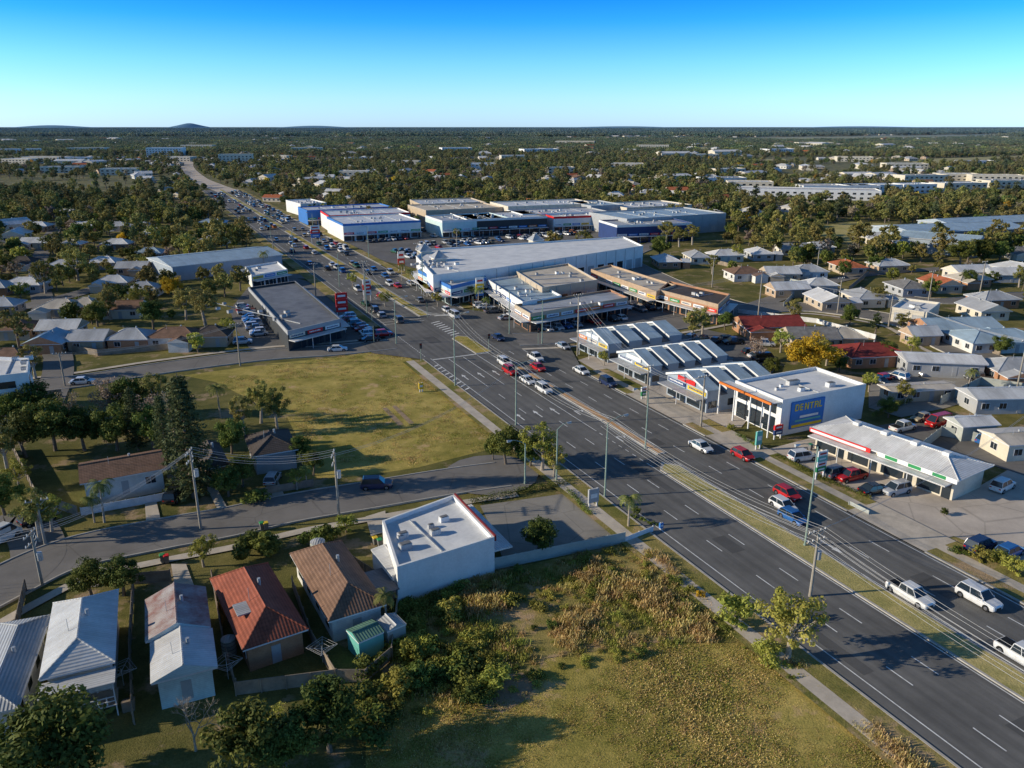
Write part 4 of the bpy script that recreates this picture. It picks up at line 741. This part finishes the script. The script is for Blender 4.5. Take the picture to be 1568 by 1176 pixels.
 ('light_tree',670,470,4.5),('light_tree',655,455,4.5),('palm_tree',630,440,5),('palm_tree',615,430,5),('light_tree',900,535,3.5),('light_tree',925,560,3.5),('palm_tree',640,350,7),('palm_tree',830,350,7),('light_tree',700,365,5),('light_tree',780,358,5),('light_tree',860,352,5),('leafy_tree',1355,555,5),('leafy_tree',1300,500,6),('gum_tree',1215,500,8),('leafy_tree',1480,440,6),('gum_tree',1560,440,8),('leafy_tree',1425,455,6),('leafy_tree',1530,545,5),('light_tree',1395,545,5),('leafy_tree',1360,640,4),('light_tree',1330,600,4.5)]: tree(*a)
def hedge(px,h,w,leaf='leaf_dark'):
    rg=np.random.default_rng(int(px[0][0])); C=[];pts=[G(*p) for p in px]
    for a,c in zip(pts,pts[1:]):
        L_=(c-a).length
        for i in range(int(L_/.45)+1): q=a.lerp(c,i/(L_/.45)); C.append((q.x+rg.normal()*.12,q.y+rg.normal()*.12,h*.5))
    C=np.array(C); Q,t=leafquads(C,np.full(len(C),w/2)*(.8+.5*rg.random(len(C))),70,.09,rg,h/w,.3); o=bpy.data.objects.new('hedge',finish('hedge',MB(),Q,t,leaf)); col.objects.link(o)
hedge([(722,772),(800,755),(870,742)],1.1,1.2); hedge([(1190,700),(1245,730),(1330,765)],.8,1); hedge([(870,755),(905,790)],.8,1); hedge([(1130,668),(1165,690)],.8,.8); hedge([(965,792),(1010,808)],.6,.6); hedge([(1420,605),(1335,640)],1.2,1); hedge([(1000,470),(1110,478)],.8,1)
# instancing
def scatter(name,pts,scl,idx,protos):
    me=bpy.data.meshes.new(name); me.from_pydata([tuple(p) for p in pts],[],[]); n=len(pts)
    for nme,tp,dat in(('rot','FLOAT',rng.random(n)*6.283),('scl','FLOAT',np.array(scl,float)),('pidx','INT',np.array(idx,int))): me.attributes.new(nme,tp,'POINT').data.foreach_set('value',dat)
    ob=bpy.data.objects.new(name,me); col.objects.link(ob)
    cc=bpy.data.collections.new(name+'_kinds')
    for i,m_ in enumerate(protos): o=bpy.data.objects.new('%s_kind_%02d'%(name,i),m_); cc.objects.link(o)
    ng=bpy.data.node_groups.new(name,'GeometryNodeTree'); ng.interface.new_socket('Geometry',in_out='INPUT',socket_type='NodeSocketGeometry'); ng.interface.new_socket('Geometry',in_out='OUTPUT',socket_type='NodeSocketGeometry')
    N=ng.nodes; gi=N.new('NodeGroupInput');go=N.new('NodeGroupOutput'); ci=N.new('GeometryNodeCollectionInfo'); ci.inputs['Collection'].default_value=cc; ci.inputs['Separate Children'].default_value=True; ci.inputs['Reset Children'].default_value=True
    ip=N.new('GeometryNodeInstanceOnPoints'); ip.inputs['Pick Instance'].default_value=True; lk=ng.links.new
    def na(nme,tp): a=N.new('GeometryNodeInputNamedAttribute'); a.data_type=tp; a.inputs['Name'].default_value=nme; return a.outputs['Attribute']
    cb=N.new('ShaderNodeCombineXYZ'); lk(na('rot','FLOAT'),cb.inputs[2]); er=N.new('FunctionNodeEulerToRotation'); lk(cb.outputs[0],er.inputs[0])
    lk(gi.outputs[0],ip.inputs['Points']); lk(ci.outputs[0],ip.inputs['Instance']); lk(na('pidx','INT'),ip.inputs['Instance Index']); lk(er.outputs[0],ip.inputs['Rotation']); lk(na('scl','FLOAT'),ip.inputs['Scale']); lk(ip.outputs[0],go.inputs[0])
    md=ob.modifiers.new('instances','NODES'); md.node_group=ng; return ob
mid=[broad('m%d'%i,101+i,[11,9,8,13,7,10][i],[4.6,4.2,4.0,4.8,3.7,4.][i],[1.8,1.0,1.0,2.8,.8,1.6][i],30,34,.46,['leaf_gum','leaf_dark','leaf_gum','leaf_gum','leaf_dark','leaf_gum'][i],[.28,.33,.24,.26,.35,.22][i],'bark',5) for i in range(6)]
mid.append(broad('m6',111,7,3.4,1.0,24,34,.4,'leaf_light',.28)); mid.append(broad('m7',112,7,3.2,1.,24,34,.38,'leaf_yellow',.28)); mid.append(broad('m8',113,8,3.3,1.2,24,24,.4,'leaf_grey',.28)); mid.append(broad('m9',114,13,2.6,1.4,26,34,.4,'leaf_pine',.42,'bark',3))
def clump(seed):
    rg=np.random.default_rng(seed); C=[];rd=[];b=MB()
    for i in range(16):
        x,y=rg.uniform(-20,20,2); h=rg.uniform(6,12); b.tube((x,y,0),(x,y,h*.6),.3,.15,'bark',4)
        for k in range(6): C.append((x+rg.normal()*1.9,y+rg.normal()*1.9,h*rg.uniform(.35,.85))); rd.append(rg.uniform(1.4,2.6))
    Q,t=leafquads(np.array(C),np.array(rd),12,1.0,rg,.7); return finish('clump',b,Q,t,['leaf_gum','leaf_dark','leaf_gum','leaf_dark','leaf_light'][seed%5])
clumps=[clump(200+i) for i in range(5)]
paddocks=[[G(*p) for p in q] for q in PAD]
hp=[]
for i,(rf,wl) in enumerate([('metal_roof_white','wall_cream'),('metal_roof_silver','weatherboard'),('tile_roof_brown','brickwork_pale'),('metal_roof_grey','wall_tan'),('tile_roof_terra','wall_cream'),('metal_roof_cream','wall_tan')]):
    b=MB(); house('h',(-7.5,-5.),(7.5,-5.),10,3,2.0,rf,wl,kind='hip' if i%2 else 'gable',b=b,world=True,build=False); hp.append(b.mesh('far_house_%d'%i))
for i in range(2):
    b=MB(); house('h',(-16,-8),(16,-8),16,5,1.6,['metal_roof_white','metal_roof_silver'][i],'wall_cream',kind='gable',b=b,world=True,build=False,win=False); hp.append(b.mesh('far_shed_%d'%i))
occ[int(-GX/CS)-12:int(-GX/CS)+12,0:6]=False
pts=[];sc_=[];ix=[]
y=235.
while y<4800:
    x=-.75*y-60
    while x<.75*y+60:
        px,py=x+rng.uniform(-6,6),y+rng.uniform(-6,6)
        f=.004 if y<1300 else .0016
        q=noise.noise(Vector((px*f,py*f*.8,3.))); thr=(-.16-(.15 if px<-40 else 0)) if y<450 else (-.1 if y<1300 else -.02)
        pr=.5 if y<450 else (.46 if y<1300 else .34)
        if not isocc(px,py) and q>thr and rng.random()<pr and (y>420 or px<-85 or px>140) and not any(pip(np.array(px),np.array(py),pd) for pd in paddocks):
            shed=y>700 and q>.2 and rng.random()<.25
            pts.append((px,py,0)); sc_.append(rng.uniform(.75,1.2)*(1 if y<1300 else 1.45)); ix.append(int(rng.choice([6,7])) if shed else int(rng.choice(6,p=[.24,.2,.15,.15,.1,.16])))
            if y<1500:
                e=18 if shed else 6.5; gp=20 if y>500 else 7
                occupy([(px-e,py-gp),(px+e,py-gp),(px+e,py+7),(px-e,py+7)],0)
        x+=26 if y<1300 else 60
    y+=32 if y<1300 else 95
scatter('distant_houses',pts,sc_,ix,hp); print('houses',len(pts))
hpts=[p for p in pts if p[1]>1400]
pts=[];sc_=[];ix=[]
y=165.
while y<1500:
    sp_=6.8 if y<700 else 9.; x=-.76*y-30
    while x<.76*y+30:
        px,py=x+rng.uniform(-3,3),y+rng.uniform(-3,3); q=noise.noise(Vector((px*.009,py*.009,9.))); q2=noise.noise(Vector((px*.0035,py*.0035,5.)))
        dens=.62+q*.8+q2*.9
        if y<430: dens=(.36+q*.6) if px<-75 else (.36+q*.5)
        if y<430 and -60<px<130 and not(py>330 and px>95): dens=.03
        if py>290 and py<620 and px>105: dens=.8+q*.6
        if rng.random()<dens and not isocc(px,py) and not any(pip(np.array(px),np.array(py),pd) for pd in paddocks):
            pts.append((px,py,0)); sc_.append(rng.uniform(.45,1.1)*(1 if y>300 else .75)); ix.append(rng.choice(10,p=[.18,.15,.12,.11,.12,.11,.09,.02,.05,.05]))
        x+=sp_
    y+=sp_
scatter('woodland',pts,sc_,ix,mid); print('woodland',len(pts))
hset={(int(p[0]//55),int(p[1]//70)) for p in hpts}
pts=[];sc_=[];ix=[]
for ya,yb,sp_,s in((1500,3600,31,.9),(3600,16000,92,2.2)):
    y=float(ya)
    while y<yb:
        x=-.74*y
        while x<.74*y:
            px,py=x+rng.uniform(-.4,.4)*sp_,y+rng.uniform(-.4,.4)*sp_; q=noise.noise(Vector((px*.0016,py*.0009,2.)))
            k=(int(px//55),int((py+25)//70)) in hset
            if (q>-.15 or rng.random()<.4) and not (k and rng.random()<.55) and not any(pip(np.array(px),np.array(py),pd) for pd in paddocks): pts.append((px,py,0)); sc_.append(s*rng.uniform(.65,1.15)); ix.append(rng.choice(5,p=[.25,.25,.22,.2,.08]))
            x+=sp_
        y+=sp_
scatter('distant_woodland',pts,sc_,ix,clumps); print('clumps',len(pts))
# grass tufts and weeds
def tuft(seed,leaf,h,n,sp_):
    rg=np.random.default_rng(seed); a=rg.random(n)*6.283; base=rg.normal(size=(n,2))*sp_; Q=[]
    for i in range(n):
        p=np.array([base[i,0],base[i,1],0]); d=np.array([math.cos(a[i]),math.sin(a[i]),0]); hh=h*rg.uniform(.5,1.1); w=np.array([-d[1],d[0],0])*.03
        Q+=[p-w,p+w,p+d*hh*.45+w*.6+np.array([0,0,hh]),p+d*hh*.45-w*.6+np.array([0,0,hh])]
    return finish('tuft',MB(),np.array(Q),rg.random(n),leaf)
tf=[tuft(1,'tuft_dry',.6,60,.28),tuft(2,'tuft_dry',.35,50,.3),tuft(3,'tuft_green',.45,60,.32),tuft(4,'tuft_green',.28,60,.35),tuft(5,'tuft_dry',.09,30,.35),tuft(6,'tuft_green',.09,30,.35)]
weeds=[broad('weed%d'%i,301+i,[1.2,.9,.8,.8][i],[.9,1.,1.,1.1][i],.05,12,45,.11,['leaf_dark','leaf_light','tuft_green','tuft_green'][i],.4,limbs=3) for i in range(4)]
pts=[];sc_=[];ix=[]
def scat(px,n,kinds,s0,s1,f=.09,th=-.25,low=.2):
    poly=[G(*p) for p in px]
    xs=[p.x for p in poly];ys=[p.y for p in poly]; X=rng.uniform(min(xs),max(xs),n);Y=rng.uniform(min(ys),max(ys),n); I=pip(X,Y,poly)
    for x,y in zip(X[I],Y[I]):
        q=noise.noise(Vector((x*f,y*f,1.))) 
        if q>th or rng.random()<low: pts.append((x,y,.01)); k=kinds[0 if q>.05 else 1]; ix.append(int(rng.choice(k))); sc_.append(rng.uniform(s0,s1)*(1+q))
LOT=[(620,912),(955,838),(1010,855),(1110,930),(1190,1000),(1010,990),(835,1012),(800,1085),(600,1065),(590,1000)]
scat(LOT,1500,([3,2,1],[1,1,3]),.6,1.2,.13,-.05,.15)
scat([(880,850),(960,835),(1010,850),(1105,925),(1150,985),(1010,980),(860,1005),(840,960)],1200,([0,1,1],[1,3]),.6,1.2,.15,-.1,.2)
scat([(700,890),(760,880),(780,930),(720,950)],220,([0,1,1],[1,0]),.8,1.3)
scat([(1200,1010),(1230,1012),(1330,1100),(1440,1200),(1410,1200),(1300,1110)],700,([0,1],[0,1]),.6,1.1)
scat([(560,1060),(800,1075),(830,1010),(1000,985),(1160,985),(1235,1010),(1330,1090),(1440,1200),(560,1250)],4500,([4,4,5],[4,5]),.6,1.3)
scat([(606,533),(757,655),(742,688),(640,712),(470,705),(440,645),(330,588),(420,560)],3000,([4,4,5],[4,5]),.8,1.6)
scatter('long_grass',pts,sc_,ix,tf)
pts=[];sc_=[];ix=[]
scat([(612,925),(700,905),(740,980),(760,1070),(700,1075),(600,1070),(595,1000)],190,([0,1,3],[1,3,2]),.5,1.1,.15,-.05,.15)
scat([(770,885),(930,850),(950,900),(860,940),(780,930)],240,([0,1,2],[1,3]),.4,1.0,.12,-.1,.2)
scat([(600,1050),(830,1020),(1000,985),(1010,1000),(840,1035),(760,1100),(600,1095)],110,([0,1,2],[2,3]),.3,.8,.2,-.1,.2)
scat(LOT,180,([0,1,3],[3,1]),.3,.8,.2,0,.2)
scat([(1150,985),(1200,1000),(1330,1100),(1290,1100),(1180,1020)],60,([1,3],[2,3]),.3,.8)
scatter('weedy_undergrowth',pts,sc_,ix,weeds)
# hills on the horizon
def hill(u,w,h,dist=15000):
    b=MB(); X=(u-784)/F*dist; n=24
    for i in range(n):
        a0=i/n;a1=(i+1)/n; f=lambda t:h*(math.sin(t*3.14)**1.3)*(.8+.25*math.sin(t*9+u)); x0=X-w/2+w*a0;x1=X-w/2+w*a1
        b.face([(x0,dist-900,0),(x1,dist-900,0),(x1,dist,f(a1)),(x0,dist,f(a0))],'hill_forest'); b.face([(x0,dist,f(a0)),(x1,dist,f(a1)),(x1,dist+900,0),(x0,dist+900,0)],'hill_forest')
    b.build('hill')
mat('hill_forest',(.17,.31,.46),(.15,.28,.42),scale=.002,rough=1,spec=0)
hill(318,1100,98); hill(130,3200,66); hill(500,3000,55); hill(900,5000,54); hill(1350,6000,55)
# ---------------------------------------------------------------- light, sky, camera
el=math.radians(19); sh=Vector((1,.12)).normalized()
sun=bpy.data.lights.new('sun','SUN'); sun.energy=5; sun.angle=math.radians(.5); sun.color=(1,.88,.68); so=bpy.data.objects.new('sun',sun); col.objects.link(so)
so.rotation_euler=Vector((sh.x*math.cos(el),sh.y*math.cos(el),-math.sin(el))).to_track_quat('-Z','Y').to_euler()
w=bpy.data.worlds.new('World'); scn.world=w; w.use_nodes=True; nt=w.node_tree; sky=nt.nodes.new('ShaderNodeTexSky'); sky.sky_type='NISHITA'; sky.sun_disc=False; sky.sun_elevation=el; sky.sun_rotation=math.atan2(-sh.x,-sh.y)%6.2832
sky.altitude=50; sky.air_density=1.; sky.dust_density=.3; sky.ozone_density=2.5
# colour grade of the sky by elevation (bluer horizon, zenith above the frame dimmed to cut fill light)
tc=nt.nodes.new('ShaderNodeTexCoord'); sx=nt.nodes.new('ShaderNodeSeparateXYZ'); nt.links.new(tc.outputs['Generated'],sx.inputs[0])
rp=nt.nodes.new('ShaderNodeValToRGB'); e=rp.color_ramp.elements; nt.links.new(sx.outputs[2],rp.inputs[0])
e[0].position=0; e[0].color=(.32,.50,.95,1); e[1].position=1; e[1].color=(.17,.19,.20,1)
for pz,c in((.03,(.28,.47,.82)),(.07,(.17,.40,.72)),(.115,(.04,.28,.64)),(.15,(.008,.20,.59)),(.3,(.09,.18,.26))): q=e.new(pz); q.color=(*c,1)
vm=nt.nodes.new('ShaderNodeVectorMath'); vm.operation='MULTIPLY'; nt.links.new(sky.outputs[0],vm.inputs[0]); nt.links.new(rp.outputs[0],vm.inputs[1])
vs=nt.nodes.new('ShaderNodeVectorMath'); vs.operation='SCALE'; vs.inputs[3].default_value=3.; nt.links.new(vm.outputs[0],vs.inputs[0])
bg=nt.nodes['Background']; nt.links.new(vs.outputs[0],bg.inputs[0]); bg.inputs[1].default_value=.13
cam=bpy.data.cameras.new('camera'); co=bpy.data.objects.new('camera',cam); col.objects.link(co); co.location=(0,0,H); co.rotation_euler=(math.pi/2-PIT,0,0); cam.lens=36*F/1568; cam.sensor_width=36; cam.clip_end=100000; cam.clip_start=1; scn.camera=co
scn.view_settings.view_transform='Standard'; scn.view_settings.look='None'; scn.view_settings.exposure=0
